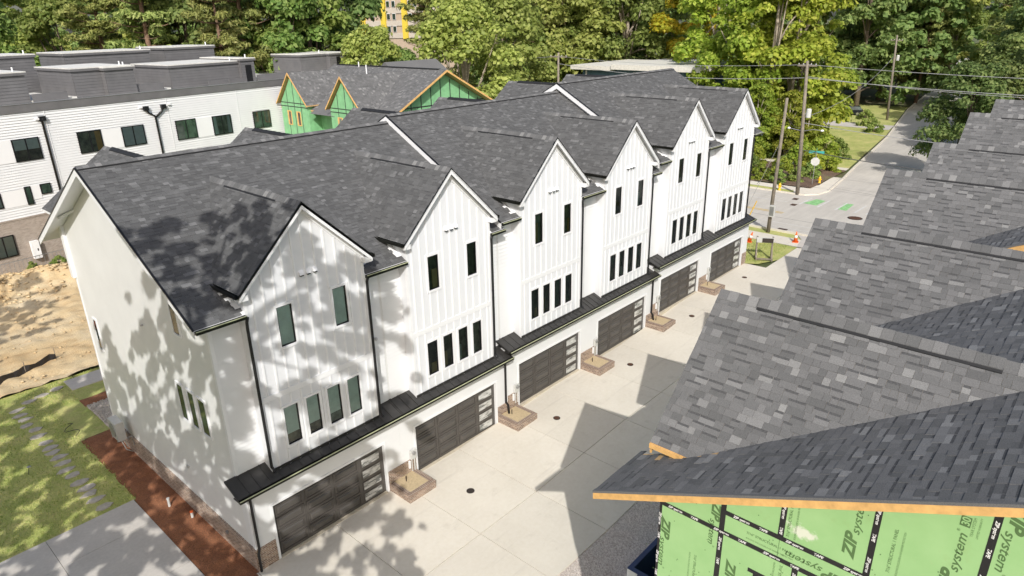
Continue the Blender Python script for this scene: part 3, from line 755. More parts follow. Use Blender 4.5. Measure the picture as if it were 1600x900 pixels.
for a in ((2.62, 3.06, 8.37, 9.72), (11.8, 12.13, 4.9, 6.28), (3.52, 3.96, 4.68, 6.1), (2.66, 3.10, 4.70, 6.1), (1.80, 2.30, 4.72, 6.1)): end_window(h0, XL, *a)
MB().tube([(XL-.08, 6.1, 7.75), (XL, 6.1, 7.75)], .04, 8).build('vent_outlet', 'grey_metal', h0)
bx('vent_outlet', 'light_grey', h0, XL-.06, XL-.001, 4.62, 4.74, 2.1, 2.22); bx('hose_bib', 'grey_metal', h0, XL-.14, XL-.061, 1.9, 2.0, .55, .64)

# condenser on a wall bracket
ac = thing('condenser_unit', 'grey wall mounted condenser on the near end wall above gravel', 'air conditioner', (XL-.5, 10.9, 1.05))
bx('casing', 'ac_grey', ac, -.17, .17, -.42, .42, 0, .85); bx('top_cover', 'light_grey', ac, -.18, .18, -.43, .43, .851, .89)
MB().tube([(-.172, .05, .42), (-.20, .05, .42)], .33, 24).build('fan_grille', 'grey_metal', ac)
for y in (-.3, .3): MB().box(-.2, .44, y-.02, y+.02, -.05, -.002).box(.40, .44, y-.02, y+.02, -.5, -.05).build('bracket', 'grey_metal', ac)
MB().tube([(.1, .35, -.0), (.1, .40, -.35), (.3, .44, -.55), (.34, .44, -.9)], .03, 6).tube([(-.05, -.36, -.0), (.05, -.4, -.5), (.3, -.36, -.75)], .025, 6).build('line_set', 'light_grey', ac, True)

# brick planters between garages
PL = ['brick planter with sand beside the nearest garage door', 'brick planter with black downspout at the first awning step', 'brick planter between third and fourth garage doors', 'brick planter with downspout at the second awning step', 'brick planter between the two farthest garage doors']
for i in range(5):
    t = thing('brick_planter', PL[i], 'planter', (i*U, 0, ROWZ[i]), 0, 'brick planters between the garages')
    xa, xb, ya, yb, h, w_ = 5.0, 6.38, -1.38, -.14, .30, .2
    zb = gz(i*U+5.6)-ROWZ[i]-.2; h += max(0, gz(i*U+5.6)-ROWZ[i])*.8
    MB().box(xa, xa+w_, ya, yb, zb, h).box(xb-w_, xb, ya, yb, zb, h).box(xa+w_, xb-w_, ya, ya+w_, zb, h).build('brick_wall', 'brick', t)
    bx('sand_bed', 'sand_fill', t, xa+w_, xb-w_, ya+w_, yb, zb, h+.05)
    nbk = 16; cb = cached('capbrick', lambda: MB().box(-.034, .034, -.105, .105, 0, .055).mesh('cap_brick', 'brick'))
    for k in range(nbk):
        link('cap_brick', cb, t, (xa+.04+k*(xb-xa-.08)/(nbk-1), ya+.10, h))
    for k in range(12):
        for x in (xa+.10, xb-.10):
            o = link('cap_brick', cb, t, (x, ya+.26+k*.083, h)); o.rotation_euler = (0, 0, math.pi/2)
    MB().tube([(5.55, -.5, h-.1), (5.55, -.5, h+.3)], .02, 6).build('stub_pipe', 'black_metal', t)

# ------------------------------------------------------------------ sheathing, tape and lettering of the unfinished end wall
TXT = {}
def text_mesh(*a):
    if a not in TXT: TXT[a] = text_mesh_(*a)
    return TXT[a].copy()
def text_mesh_(txt, size, shear=0., bold=0.):
    cu = bpy.data.curves.new('t', 'FONT'); cu.body = txt; cu.size = size; cu.shear = shear; cu.offset = bold
    ob = bpy.data.objects.new('t', cu); COL.objects.link(ob); dg = bpy.context.evaluated_depsgraph_get(); dg.update()
    me = bpy.data.meshes.new_from_object(ob.evaluated_get(dg)); bpy.data.objects.remove(ob); bpy.data.curves.remove(cu); return me
XG = GO[0]-.82-.002      # world x of the end wall face
g = near_green; gi = Matrix.Translation(Vector((GO[0], GO[1], 0)))
def gl(p):              # world -> local of the mirrored townhouse
    return (p[0]-GO[0], -(p[1]-GO[1]), p[2])
def zroof(y): return zmain(-(y-GO[1]))-.17
def wall_poly(name, y0, y1, z0, z1, x, t, mat):
    p = [(y0, z0), (y1, z0), (y1, z1), (y0, z1)]
    if area2(p) < 0: p = p[::-1]
    a, b = (-21.1, zroof(-21.1)), (-10., zroof(-10.))
    p = clip(p, b, a)
    if len(p) < 3: return
    m = MB(); m.prism([gl((x, q[0], q[1])) for q in p], (-t, 0, 0)); return m.build(name, mat, g)
YC = -14.75
for y0, y1, z0, z1 in ((YC, -15.91, 7.35, 9.81), (YC, -15.91, 9.83, 11), (-15.93, -16.88, 9.83, 10.23), (-16.89, -18.16, 9.83, 10.23), (-18.17, -19.47, 9.83, 10.23), (-19.48, -21.1, 9.83, 10.23), (-15.93, -16.88, 10.25, 12), (-16.90, -18.16, 10.25, 12.5), (-18.18, -19.47, 10.25, 13), (-19.49, -20.7, 10.25, 13.5),
                       (-15.93, -16.60, 7.35, 9.81), (-16.60, -17.18, 9.32, 9.81), (-17.20, -18.5, 7.35, 9.81), (-18.52, -20.0, 7.35, 9.81)):
    wall_poly('sheathing_panel', y0, y1, z0, z1, XG-.002, .011, 'green_sheathing')
XT = XG-.014
def tape(y0, y1, z0, z1):
    o = wall_poly('seam_tape', y0, y1, z0, z1, XT, .002, 'tape_black'); return o
for y, z0, z1 in ((-15.92, 7.4, 10.6), (-16.89, 10.24, 11.3), (-17.19, 8, 9.82), (-18.17, 10.24, 12), (-19.48, 9.0, 12.4)): tape(y-.047, y+.047, z0, z1)
tape(YC-.03, YC+.02, 7.4, 10)
for z, y0, y1 in ((9.82, YC-.03, -18.5), (10.24, -15.9, -18.2)):
    o = wall_poly('seam_tape', y0, y1, z-.045, z+.045, XT-.003, .002, 'tape_black')
wall_poly('seam_tape', -16.45, -17.2, 9.28, 9.36, XT, .002, 'tape_black'); wall_poly('seam_tape', -16.55, -16.64, 7.4, 9.28, XT-.003, .002, 'tape_black')
wall_poly('window_wrap', -16.66, -17.14, 7.4, 9.27, XT, .004, 'white_reflective')
DIRS = {'down': ((0, 0, -1), (0, -1, 0)), 'up': ((0, 0, 1), (0, 1, 0)), 'flip': ((0, 1, 0), (0, 0, -1)), 'right': ((0, -1, 0), (0, 0, 1))}
def letter(txt, y, z, size, d, mat, shear=0., bold=0., x=None, fit=None):
    me = text_mesh(txt, size, shear, bold); tx, ty = (Vector(v) for v in DIRS[d])
    if fit:
        w_ = max(v.co.x for v in me.vertices); sx = fit/w_
    else: sx = 1
    for v in me.vertices:
        p = Vector((x or XT-.001, y, z))+tx*v.co.x*sx+ty*v.co.y; v.co = gl(p)
    me.materials.append(MATS[mat]); return link('wall_lettering', me, g)
def zip_word(y, z, d, L, h):
    """big mark: heavy first word, lighter second word; L total length"""
    tx, ty = (Vector(v) for v in DIRS[d]); p = Vector((0, y, z))
    letter('ZIP', y, z, h*1.38, d, 'panel_print', .25, .010, fit=L*.42)
    q = p+tx*L*.40-ty*h*.10; letter('system', q.y, q.z, h*1.0, d, 'panel_print', .25, .002, fit=L*.60)
    q = p+tx*L*1.01+ty*h*.45; letter('®', q.y, q.z, h*.3, d, 'panel_print')
zip_word(-14.80, 9.53, 'down', 1.12, .17); zip_word(-17.96, 10.46, 'up', 1.1, .17); zip_word(-17.98, 9.93+.10, 'flip', .98, .17)
zip_word(-19.20, 10.55, 'up', 1.08, .17); zip_word(-19.60, 12.35, 'down', 1.08, .17); zip_word(-16.08, 9.30, 'down', 1.12, .17); zip_word(-15.72, 10.35, 'down', .9, .16)
for y, z, d in ((-15.48, 9.05, 'down'), (-17.02, 10.32, 'up'), (-18.45, 10.5, 'up'), (-16.35, 10.02, 'right'), (-16.95, 9.72, 'down'), (-19.75, 11.2, 'down')):
    tx, ty = (Vector(v) for v in DIRS[d]); p = Vector((0, y, z))
    letter('7/16" STRUCTURAL 1 PANEL', p.y, p.z, .065, d, 'panel_print', 0, .001, fit=.78); q = p-ty*.10; letter('BUILDING ENCLOSURE & AIR BARRIER PROTECTION', q.y, q.z, .04, d, 'panel_print', fit=.78)
m = MB(); yb0, zb0 = -19.13, 11.74; o = wall_poly('print_block', -19.10, -19.22, 11.74, 11.90, XT-.0005, .001, 'panel_print')
letter('30', -19.205, 11.76, .13, 'up', 'green_sheathing', 0, .003, XT-.004); letter('YEAR SYSTEM', -19.27, 11.62, .05, 'up', 'panel_print'); letter('LIMITED WARRANTY', -19.33, 11.62, .035, 'up', 'panel_print')
for z, y0, y1 in ((9.82, -14.9, -18.4), (10.24, -16.1, -18.2)):
    y = y0; k = 0
    while y > y1:
        letter('ZIP system' if k % 2 == 0 else 'TAPE', y, z-.022, .062, 'right', 'tape_print', .25, .002, XT-.007); y -= .44; k += 1
for y, z0, z1 in ((-15.92, 9.7, 8.0), (-16.89, 10.9, 10.4), (-17.19, 9.7, 9.0), (-18.17, 11.5, 10.4), (-19.48, 12.0, 9.6), (YC-.005, 9.6, 8.0)):
    z = z0; k = 0
    while z > z1:
        letter('ZIP system' if k % 2 == 0 else 'TAPE', y+.02, z, .062, 'down', 'tape_print', .25, .002, XT-.007); z -= .44; k += 1
rr = random.Random(4); m = MB()
for k in range(150):
    y, z = rr.uniform(-20, -14.5), rr.uniform(7.8, 12.5)
    if z < zroof(y)-.2: m.box(*[v for ab in ((XT-.001-GO[0], XT+.004-GO[0]), (-(y-GO[1])-.007, -(y-GO[1])+.007), (z-.009, z+.009)) for v in ab])
m.build('nail_heads', 'panel_print', g)
# blue roll-off container beside the unfinished row
dp = thing('dumpster', 'blue open container half hidden behind the green end wall', 'dumpster', (6.3, -12.85, .05))
for nm, b_ in (('side_wall', (0, 4, 0, .08, 0, 1.5)), ('side_wall', (0, 4, 2.0, 2.08, 0, 1.5)), ('end_wall', (0, .08, .081, 1.999, 0, 1.5)), ('end_wall', (3.92, 4, .081, 1.999, 0, 1.5)), ('floor', (.081, 3.919, .081, 1.999, .1, .2))): bx(nm, 'blue_membrane', dp, *b_)
MB().box(-.05, 4.05, 1.97, 2.13, 1.501, 1.6).box(-.05, 4.05, -.05, .11, 1.501, 1.6).box(-.05, .11, .11, 1.97, 1.501, 1.6).box(3.9, 4.05, .11, 1.97, 1.501, 1.6).build('rim', 'blue_membrane', dp)
bx('corner_mark', 'white_reflective', dp, -.06, -.051, 1.75, 2.12, .9, 1.58)
for k in range(6): bx('rib', 'blue_membrane', dp, .3+k*.64, .42+k*.64, 2.081, 2.15, .1, 1.5)

# ------------------------------------------------------------------ ground
def struct(o): o['kind'] = 'structure'; return o
def strip(name, mat, xs, y0, y1, dz, kind='structure', parent=None):
    m = MB()
    for a, b in zip(xs[:-1], xs[1:]): m.face(((a, y0, gz(a)+dz), (b, y0, gz(b)+dz), (b, y1, gz(b)+dz), (a, y1, gz(a)+dz)))
    o = m.build(name, mat, parent)
    if kind and not parent: o['kind'] = kind
    return o
BRK = [8.87, 15.41, 21.95, 28.49, 38.3, 60]
def xsp(a, b): return [a]+[x for x in BRK if a < x < b]+[b]
strip('ground', 'forest_floor', xsp(-1200, 1600), -1200, 1600, -.10)
strip('gravel_strip', 'gravel', xsp(-12, 44.3), -40, -8.2, -.03)
alley = struct(MB().face(((-2.2, -8.2, -.045), (8.87, -8.2, -.045), (8.87, -.12, -.045), (-2.2, -.12, -.045))).build('alley', 'joint'))
strip('alley_bed', 'joint', xsp(8.87, 38.3), -8.2, -.12, -.045, None, alley); strip('alley_bed', 'joint', [38.3, 44.3], -8.2, -1.75, -.045, None, alley)
xe = [-4.2+3.27*k for k in range(15)]; xe[-1] = 44.2
xe = [x if abs(x-2.34) > .02 else 2.33 for x in xe]
for k in range(14):
    for y0, y1 in ((-8.2, -4.725), (-4.70, -.13)):
        a, b = xe[k]+.012, xe[k+1]-.012
        if b < -2.1: continue
        if k == 0: a = -2.15
        m = MB(); za, zb = gz(a), gz(b)
        if k >= 13 and y1 > -4: y1 = -1.75
        m.hexa(((a, y0, za-.15), (b, y0, zb-.15), (b, y1, zb-.15), (a, y1, za-.15), (a, y0, za), (b, y0, zb), (b, y1, zb), (a, y1, za))); m.build('concrete_slab', 'concrete', alley)
# pad at the left
pad = struct(MB().face(((-20, -6, -.05), (-2.25, -6, -.05), (-2.25, 7.45, -.05), (-20, 7.0, -.05))).build('driveway', 'joint'))
xp_, yp_ = [-15, -11.8, -8.6, -5.43, -2.25], [-4.3, -1.0, 2.25, 5.5, 7.45]
for i in range(4):
    for j in range(4): bx('concrete_slab', 'pad_concrete', pad, xp_[i]+.008, xp_[i+1]-.008, yp_[j]+.008, yp_[j+1]-.008, -.12, .01)
struct(MB().face(((-60, 7.4, -.02), (-2.0, 7.45, -.02), (-2.0, 21.4, -.02), (-60, 22.2, -.02))).face(((-2.0, 13.9, -.02), (8, 13.9, -.02), (8, 21.0, -.02), (-2.0, 21.4, -.02))).build('lawn', 'lawn'))
# mulch bed as a lumpy sheet
def lumpy(name, mat, x0, x1, y0, y1, dx, amp, base, sc_=1., edge=.1, zf=None, kind='structure'):
    nx, ny = max(2, int((x1-x0)/dx)), max(2, int((y1-y0)/dx)); m = MB()
    for j in range(ny+1):
        for i in range(nx+1):
            x, y = x0+(x1-x0)*i/nx, y0+(y1-y0)*j/ny
            e = min(1, min(i, nx-i, j, ny-j)/3) if edge else 1
            z = base+(noise.fractal(Vector((x*sc_, y*sc_, 3.1)), 1., 2., 4)*.5+.5)*amp*e+(zf(x, y) if zf else 0)
            if edge and e < .34: x += noise.noise(Vector((y*1.7, 1, 0)))*.06; y += noise.noise(Vector((x*1.7, 5, 0)))*.06
            m.v.append((x, y, z))
    for j in range(ny):
        for i in range(nx): a = j*(nx+1)+i; m.f.append((a, a+1, a+nx+2, a+nx+1))
    o = m.build(name, mat, None, True)
    if kind: o['kind'] = kind
    return o
lumpy('mulch_bed', 'mulch', -2.24, -.86, -1.0, 13.9, .09, .10, -.03, 3)
lumpy('mulch_bed', 'mulch', -.95, .8, 17.05, 18.0, .09, .09, -.01, 3)
lumpy('river_stone_bed', 'gravel', -.88, .6, 13.95, 17.1, .07, .09, -.01, 6)
rr = random.Random(11); m = MB()
for k in range(900):
    x, y = rr.uniform(-.85, .5), rr.uniform(14, 17.05); s = rr.uniform(.025, .06); a = rr.random()*3
    m.lathe([(s*.5, 0), (s, s*.35), (s*.6, s*.7)], (x, y, .03), 5)
o = m.build('river_stones', 'stone_step'); tag(o, 'pale river stones loose beside the near end wall', 'stones', None, 'stuff')
walk = struct(bx('entry_walk', 'pad_concrete', None, -.8, 6, 19.45, 20.9, -.1, .02))
sp = struct(MB().face(((-3.6, 7.6, -.016), (-3.0, 7.6, -.016), (-3.0, 20.5, -.016), (-3.6, 20.5, -.016))).build('stone_path', 'lawn'))
STN = [(-1.34, 20.29), (-2.01, 20.1), (-2.71, 19.88), (-3.34, 19.35), (-3.42, 18.63), (-3.4, 18.04), (-3.46, 17.34), (-3.31, 16.58), (-3.41, 15.84), (-3.33, 14.93), (-3.32, 14.29), (-3.33, 13.77), (-3.3, 13.15), (-3.32, 12.51), (-3.43, 11.83), (-3.33, 11.23), (-3.31, 10.41), (-3.24, 9.75), (-3.3, 9.27), (-3.3, 8.64), (-3.22, 7.9)]
for k, (x, y) in enumerate(STN):
    n_ = rr.randint(6, 8); pts = []
    for q in range(n_):
        an = 2*math.pi*q/n_+rr.uniform(-.25, .25); pts.append((x+math.cos(an)*rr.uniform(.26, .42), y+math.sin(an)*rr.uniform(.16, .25), -.06))
    MB().prism(pts, (0, 0, .085)).build('stepping_stone', 'stone_step', sp)
# dirt yard with a spoil ridge
def heap(x, y): return 1.0*math.exp(-((y-39.2-.03*x+.8*noise.noise(Vector((x*.25, 2, 0))))/1.5)**2)*(1+.5*noise.noise(Vector((x*.5, y*.4, 7))))+max(0, (y-36))*.03
lumpy('dirt_yard', 'dirt', -30, 40, 21.3, 43.2, .25, .34, -.10, 1.3, 0, heap)
rr = random.Random(21); m = MB()
for k in range(1100):
    x, y = rr.uniform(-8, 10), rr.uniform(21.6, 41) if rr.random() < .5 else rr.gauss(38.5, 1.5)
    sz = rr.uniform(.03, .11)*(1.6 if y > 36 else 1); m.lathe([(sz*.6, 0), (sz, sz*.4), (sz*.5, sz*.8)], (x, y, heap(x, y)+.06), 5)
tag(m.build('dirt_clods', 'dirt'), 'loose clods scattered over the dirt yard', 'clods', None, 'stuff')
# grass tufts over the lawn
def blades(name, label, n, fn, h=(.03, .09), mat='grass_blade'):
    rr = random.Random(5); m = MB()
    for k in range(n):
        x, y, z = fn(rr); a = rr.random()*6.28; hh = rr.uniform(*h); w_ = hh*.25; l = rr.uniform(-.6, .6)*hh
        c, s_ = math.cos(a), math.sin(a); m.face(((x-c*w_, y-s_*w_, z), (x+c*w_, y+s_*w_, z), (x-s_*l, y+c*l, z+hh)))
    return tag(m.build(name, mat), label, 'grass', None, 'stuff')
def lf(rr):
    while True:
        x, y = rr.uniform(-12, 2), rr.uniform(7.5, 21.3)
        if x > -2.05 and y < 18.1: continue
        if x > -.85 and y < 21: continue
        if abs(x+3.33) < .36 and rr.random() < .75: continue
        return x, y, -.02
blades('grass', 'patchy new lawn grass left of the end wall', 26000, lf)
# silt fence, yard machine
sf = thing('silt_fence', 'black plastic silt fence along the dirt yard edge', 'fence', (-3.4, 22.0, 0))
m = MB(); p = [(-3.5+.28*k, .5*math.sin(k*.9)*.12+.09*k) for k in range(25)]
for (a, b), (c, d) in zip(p[:-1], p[1:]): m.face(((a, b, -.05), (c, d, -.05), (c, d+.05*math.sin(c*9), .42+.07*math.sin(c*5)), (a, b+.05*math.sin(a*9), .42+.07*math.sin(a*5))))
m.build('fabric', 'tape_black', sf)
for k in (0, 6, 12, 18, 24): MB().tube([(p[k][0], p[k][1]+.03, -.1), (p[k][0]+.02, p[k][1]+.04, .72)], .022, 6).build('stake', 'pole_wood', sf)
ml = thing('compact_loader', 'red orange compact loader at the left edge of the dirt yard', 'loader', (-4.9, 25.6, .02), .4)
MB().prism([(-1.2, -.7, .5), (.9, -.7, .5), (1.2, -.7, 1.0), (.4, -.7, 1.25), (-1.2, -.7, 1.3)], (0, 1.4, 0)).build('body', 'red_paint', ml)
MB().box(-.5, .5, -.55, .55, 1.3, 2.05).build('cab', 'dark_interior', ml); MB().box(-.6, .6, -.62, .62, 2.05, 2.15).build('cab_roof', 'red_paint', ml)
MB().prism([(1.3, -.85, .1), (1.9, -.85, .1), (1.5, -.85, .65), (1.3, -.85, .65)], (0, 1.7, 0)).build('bucket', 'iron', ml)
for y in (-.75, .75): MB().box(-1.1, 1.4, y-.06, y+.06, 1.0, 1.15).build('lift_arm', 'red_paint', ml)
for x in (-.75, .7):
    for y in (-.85, .85): MB().tube([(x, y-.14, .4), (x, y+.14, .4)], .4, 18).build('wheel', 'rubber', ml)
tr = thing('utility_trailer', 'dark utility trailer half hidden behind the white end wall', 'trailer', (4.9, 31.4, 0), .3)
MB().box(-.75, .75, -.6, .6, .45, .52).box(-.75, -.71, -.6, .6, .52, .95).box(.71, .75, -.6, .6, .52, .95).box(-.71, .71, .56, .6, .52, .95).build('bed', 'iron', tr)
for x in (-.85, .85): MB().tube([(x-.09, 0, .32), (x+.09, 0, .32)], .32, 16).build('wheel', 'rubber', tr)
MB().tube([(0, -.6, .45), (0, -1.6, .4)], .05, 6).build('tow_bar', 'iron', tr)

# round clean-out caps in the alley
for k, (x, y) in enumerate(((7.14, -2.64), (13.5, -2.1), (20.2, -1.9), (27.4, -1.7), (35.5, -1.4))):
    t = thing('manhole_cover', ['round drain cap in the alley before the first and second garages', 'rusty round drain cap before the third garage', 'round drain cap beside the shadow before the fourth garage', 'round drain cap before the fifth garage', 'round drain cap before the farthest garage'][k], 'drain cap', (x, y, gz(x)+.004), 0, 'drain caps in the alley')
    MB().lathe([(.17, 0), (.17, .012), (.16, .016)], (0, 0, 0), 20).build('ring', 'iron', t); MB().lathe([(.13, .016), (.13, .024)], (0, 0, 0), 20).build('lid', 'rust_iron' if k else 'iron', t)
# small stub-ups along the near end wall
for k, (x, y, h, mt_) in enumerate(((-1.45, 5.9, .35, 'light_grey'), (-1.15, 4.5, .28, 'orange_plastic'))):
    t = thing('cleanout_pipe', ['grey stub pipe standing in the mulch bed', 'orange capped stub pipe in the mulch by the brick base'][k], 'pipe', (x, y, 0))
    MB().tube([(0, 0, -.05), (0, 0, h)], .05, 10).build('pipe', 'light_grey', t); MB().tube([(0, 0, h), (0, 0, h+.05)], .062, 10).build('cap', mt_, t)
hs_ = MB().tube([(-2.2+.25*math.sin(k*.7), 14.4+.11*k, .05+.1*abs(math.sin(k*.5))) for k in range(14)], .016, 5).build('hose', 'black_metal'); tag(hs_, 'loose black hose lying on the lawn near the river stones', 'hose')
sa = thing('solar_light', 'small black path light leaning in the lawn', 'path light', (-4.6, 12.7, 0)); MB().tube([(0, 0, 0), (.1, .05, .35)], .012, 5).build('stake', 'black_metal', sa); MB().lathe([(.02, 0), (.09, .02), (.03, .06)], (.1, .05, .33), 10).build('head', 'grey_metal', sa)

# ------------------------------------------------------------------ street, pavements
Z0 = .9
def flat(name, mat, pts, z, kind='structure', parent=None):
    a = sum(pts[i][0]*pts[(i+1) % len(pts)][1]-pts[(i+1) % len(pts)][0]*pts[i][1] for i in range(len(pts)))
    if a < 0: pts = pts[::-1]
    o = MB().face([(x, y, z) for x, y in pts]).build(name, mat, parent)
    if kind and not parent: o['kind'] = kind
    return o
SIDE = [(60.9, 3.9), (62.0, 2.9), (64, 2.55), (70.8, 3.3), (77.3, 4.2), (102, 7.3), (138, 13.3), (165, 16.5), (400, 50)]
road = flat('road', 'asphalt', [(47.6, -200), (60.8, -200), (60.8, -7), (62.2, -5.8), (71, -5.0), (102, -1.2), (138, 5), (165, 8), (400, 41)]+SIDE[::-1]+[(60.8, 4.5), (60.8, 250), (47.6, 250)], Z0)
def curb(name, pts, w_, h, mat='concrete'):
    m = MB()
    for (a, b), (c, d) in zip(pts[:-1], pts[1:]):
        t = Vector((c-a, d-b, 0)).normalized(); n = Vector((-t.y, t.x, 0))*w_
        m.hexa(((a, b, Z0-.1), (c, d, Z0-.1), (c+n.x, d+n.y, Z0-.1), (a+n.x, b+n.y, Z0-.1), (a, b, Z0+h), (c, d, Z0+h), (c+n.x, d+n.y, Z0+h), (a+n.x, b+n.y, Z0+h)))
    return struct(m.build(name, mat))
curb('curb', [(60.8, 200), (60.8, 4.5)]+SIDE, -.18, .13) if False else curb('curb', SIDE[::-1][1:]+[(60.8, 4.5), (60.8, 200)], -.18, .13)
curb('curb', [(61.0, -6.8), (62.2, -5.85), (71, -5.05), (102, -1.25), (138, 4.95)], -.18, .13); curb('curb', [(47.6, -200), (47.6, -7.9)], .18, .13); curb('curb', [(47.6, -1.4), (47.6, 200)], .18, .13)
for y0, y1 in [(-60+4*k, -56.02+4*k) for k in range(50)]:
    pass
swk = struct(flat('sidewalk', 'joint', [(44.3, -100), (46.3, -100), (46.3, 200), (44.3, 200)], .87))
for k in range(40):
    y = -20+1.83*k; bx('paving_slab', 'concrete', swk, 44.32, 46.28, y+.01, y+1.82, .8, .885)
strip('verge', 'lawn', [46.3, 47.45], -1.5, 200, .0); strip('verge', 'lawn', [46.3, 47.45], -200, -8, .0)
apron = struct(flat('driveway_apron', 'pad_concrete', [(44.25, -8), (47.6, -9.3), (47.6, -.4), (46.3, -1.3), (44.25, -1.7)], .9))
lawn2 = flat('lawn', 'lawn', [(38.2, -.3), (38.6, -1.0), (40.4, -1.78), (44.25, -1.75), (44.25, 60), (38.2, 60)], .86)
blades('grass', 'short grass of the lawn strip at the far end of the white row', 5000, lambda rr: (rr.uniform(38.8, 44.2), rr.uniform(-1.2, 6), .86), (.04, .1))
fs = struct(flat('sidewalk', 'joint', [(62.0, 4.6), (62.3, 60), (63.9, 60), (63.6, 5.0), (66, 4.6)], .93))
flat('sidewalk_corner', 'concrete', [(61, 4.3), (62.2, 3.2), (64, 2.8), (71, 3.6), (71, 4.5), (66, 4.3), (63.8, 5.4), (63.8, 60), (62.2, 60), (62.2, 5.5), (61, 5.0)], .965)
flat('verge', 'lawn', [(60.98, 5.0), (62.2, 5.5), (62.2, 60), (60.98, 60)], .955)
lumpy('planting_bed', 'brown_mulch', 63.9, 75, 4.4, 40, .8, .25, .9, .5, 0)
flat('garden_path', 'concrete', [(75, 4.4), (76.4, 4.5), (76.4, 45), (75, 45)], 1.02); flat('lawn', 'lawn', [(76.4, 4.6), (104, 8), (140, 14), (140, 60), (76.4, 60)], .96)
flat('side_driveway', 'pad_concrete', [(109, 9), (114, 9.5), (114, 30), (109, 30)], .98)
PAINT = [('crossing_mark', 'paint_green', [(57.9, 2.9), (60.2, 2.4), (60.0, 1.5), (57.7, 1.6)]), ('crossing_mark', 'paint_green', [(57.6, -.4), (60.1, -.2), (60.3, -1.0), (57.5, -1.2)]), ('crossing_mark', 'paint_green', [(57.5, -3.1), (59.8, -3.2), (59.9, -3.9), (57.4, -3.8)])]
for y0, dx in ((2.9, .0), (-.4, 0), (-3.1, 0)):
    PAINT += [('lane_mark', 'paint_white', [(57.2, y0+.2), (60.4, y0+.1), (60.4, y0-.05), (57.2, y0)]), ('lane_mark', 'paint_white', [(57.2, y0-1.5), (60.4, y0-1.6), (60.4, y0-1.75), (57.2, y0-1.7)])]
PAINT += [('centre_line', 'paint_yellow', [(53.0, 3.0), (53.12, 3.0), (53.12, 60), (53.0, 60)]), ('centre_line', 'paint_yellow', [(53.35, 3.0), (53.47, 3.0), (53.47, 60), (53.35, 60)]), ('lane_line', 'paint_white', [(49.9, -30), (50.02, -30), (50.02, 60), (49.9, 60)]), ('lane_line', 'paint_white', [(48.7, -30), (48.8, -30), (48.8, 60), (48.7, 60)]), ('lane_line', 'paint_white', [(57.3, 4.2), (57.45, 4.2), (57.45, 60), (57.3, 60)]), ('lane_line', 'paint_white', [(58.9, 5.6), (59.0, 5.6), (59.0, 60), (58.9, 60)])]
for q, (nm, mt_, pts) in enumerate(PAINT): flat(nm, mt_, pts, Z0+(.005 if 'green' in mt_ else .010), None, road)
for k in range(5): flat('road_seam', 'joint', [(51.6+.02*k, -40), (51.66, -40), (51.62, 70), (51.55, 70)], Z0+.003, None, road) if k == 0 else None
flat('road_seam', 'joint', [(64, -8), (64.06, -8), (66, 2.7), (65.93, 2.7)], Z0+.003, None, road)
for k, (x, y, a, b) in enumerate(((59.0, 4.06, .7, .35), (56.7, 3.36, .7, .35), (47.95, 1.0, .9, .55))):
    t = thing('storm_drain', ['dark drain grate at the far kerb of the street', 'dark drain grate in the far lane of the street', 'drain grate near the orange cone at the near kerb'][k], 'drain grate', (x, y, Z0+.006)); bx('frame', 'iron', t, -a/2, a/2, -b/1.4, b/1.4, 0, .012)
    for q in range(5): bx('grate_bar', 'rust_iron', t, -a/2+.06, a/2-.06, -b/1.6+q*b*.27, -b/1.6+q*b*.27+.04, .012, .022)
t = thing('manhole_cover', 'round iron manhole cover in the street beside the right roofs', 'manhole', (55.4, -2.6, Z0+.006)); MB().lathe([(.62, 0), (.62, .01), (.6, .014)], (0, 0, 0), 24).build('ring', 'iron', t); MB().lathe([(.5, .014), (.5, .022)], (0, 0, 0), 24).build('cover', 'rust_iron', t)

# ------------------------------------------------------------------ street furniture
def pole(label, base, top, r=.16, arms=(), can=None):
    t = thing('utility_pole', label, 'utility pole', base, 0, 'utility poles and their wires'); d = Vector(top)-Vector(base)
    MB().tube([(0, 0, -.3), tuple(d*.5), tuple(d)], [r, r*.85, r*.65], 12).build('pole', 'pole_wood', t, True)
    for z, L, ang in arms:
        c = d*(z/d.z); MB().box(-.06, .06, -L, L, -.07, .07).build('crossarm', 'pole_wood', t).location = c
        o = t.children[-1]; o.rotation_euler = (0, 0, ang)
        for y in (-L+.1, -L*.4, L*.4, L-.1):
            q = Matrix.Rotation(ang, 3, 'Z') @ Vector((0, y, .07)); MB().lathe([(.03, 0), (.05, .06), (.03, .14)], tuple(c+q), 8).build('insulator', 'light_grey', t)
    if can:
        c = d*(can/d.z); MB().lathe([(.22, 0), (.24, .05), (.24, .75), (.18, .85)], (c.x+.1, c.y-.42, c.z), 14).build('transformer', 'light_grey', t)
        MB().box(c.x-.05, c.x+.2, c.y-.3, c.y-.1, c.z+.3, c.z+.4).build('transformer_bracket', 'grey_metal', t)
    return t
pole('tall utility pole on the far street corner with transformer and street lamp', (60.91, 4.6, .9), (60.91, 5.35, 13.74), .2, [(12.4, .9, 0)], 7.6)
lampt = bpy.data.objects[-1] if False else None
pole('shorter leaning utility pole on the near verge beside the orange cones', (46.76, 1.67, .9), (46.76, 1.46, 11.83), .16)
pole('utility pole with transformer beside the side street', (120.3, 12.3, .9), (120.3, 13.0, 14.3), .2, [(12.6, .9, .3)], 9.5)
pole('far slim utility pole among the trees along the side street', (210, 26.3, .9), (210, 26.5, 9.8), .18)
pole('utility pole with crossarms rising behind the white roofs', (62, 36.3, .9), (62, 36.3, 13.9), .18, [(12.5, 1.3, 0), (9.2, 1.0, 0)])
pole('utility pole with crossarm behind the green gabled building', (62, 56.3, .9), (62, 56.3, 13.6), .18, [(12.2, 1.3, 0)])
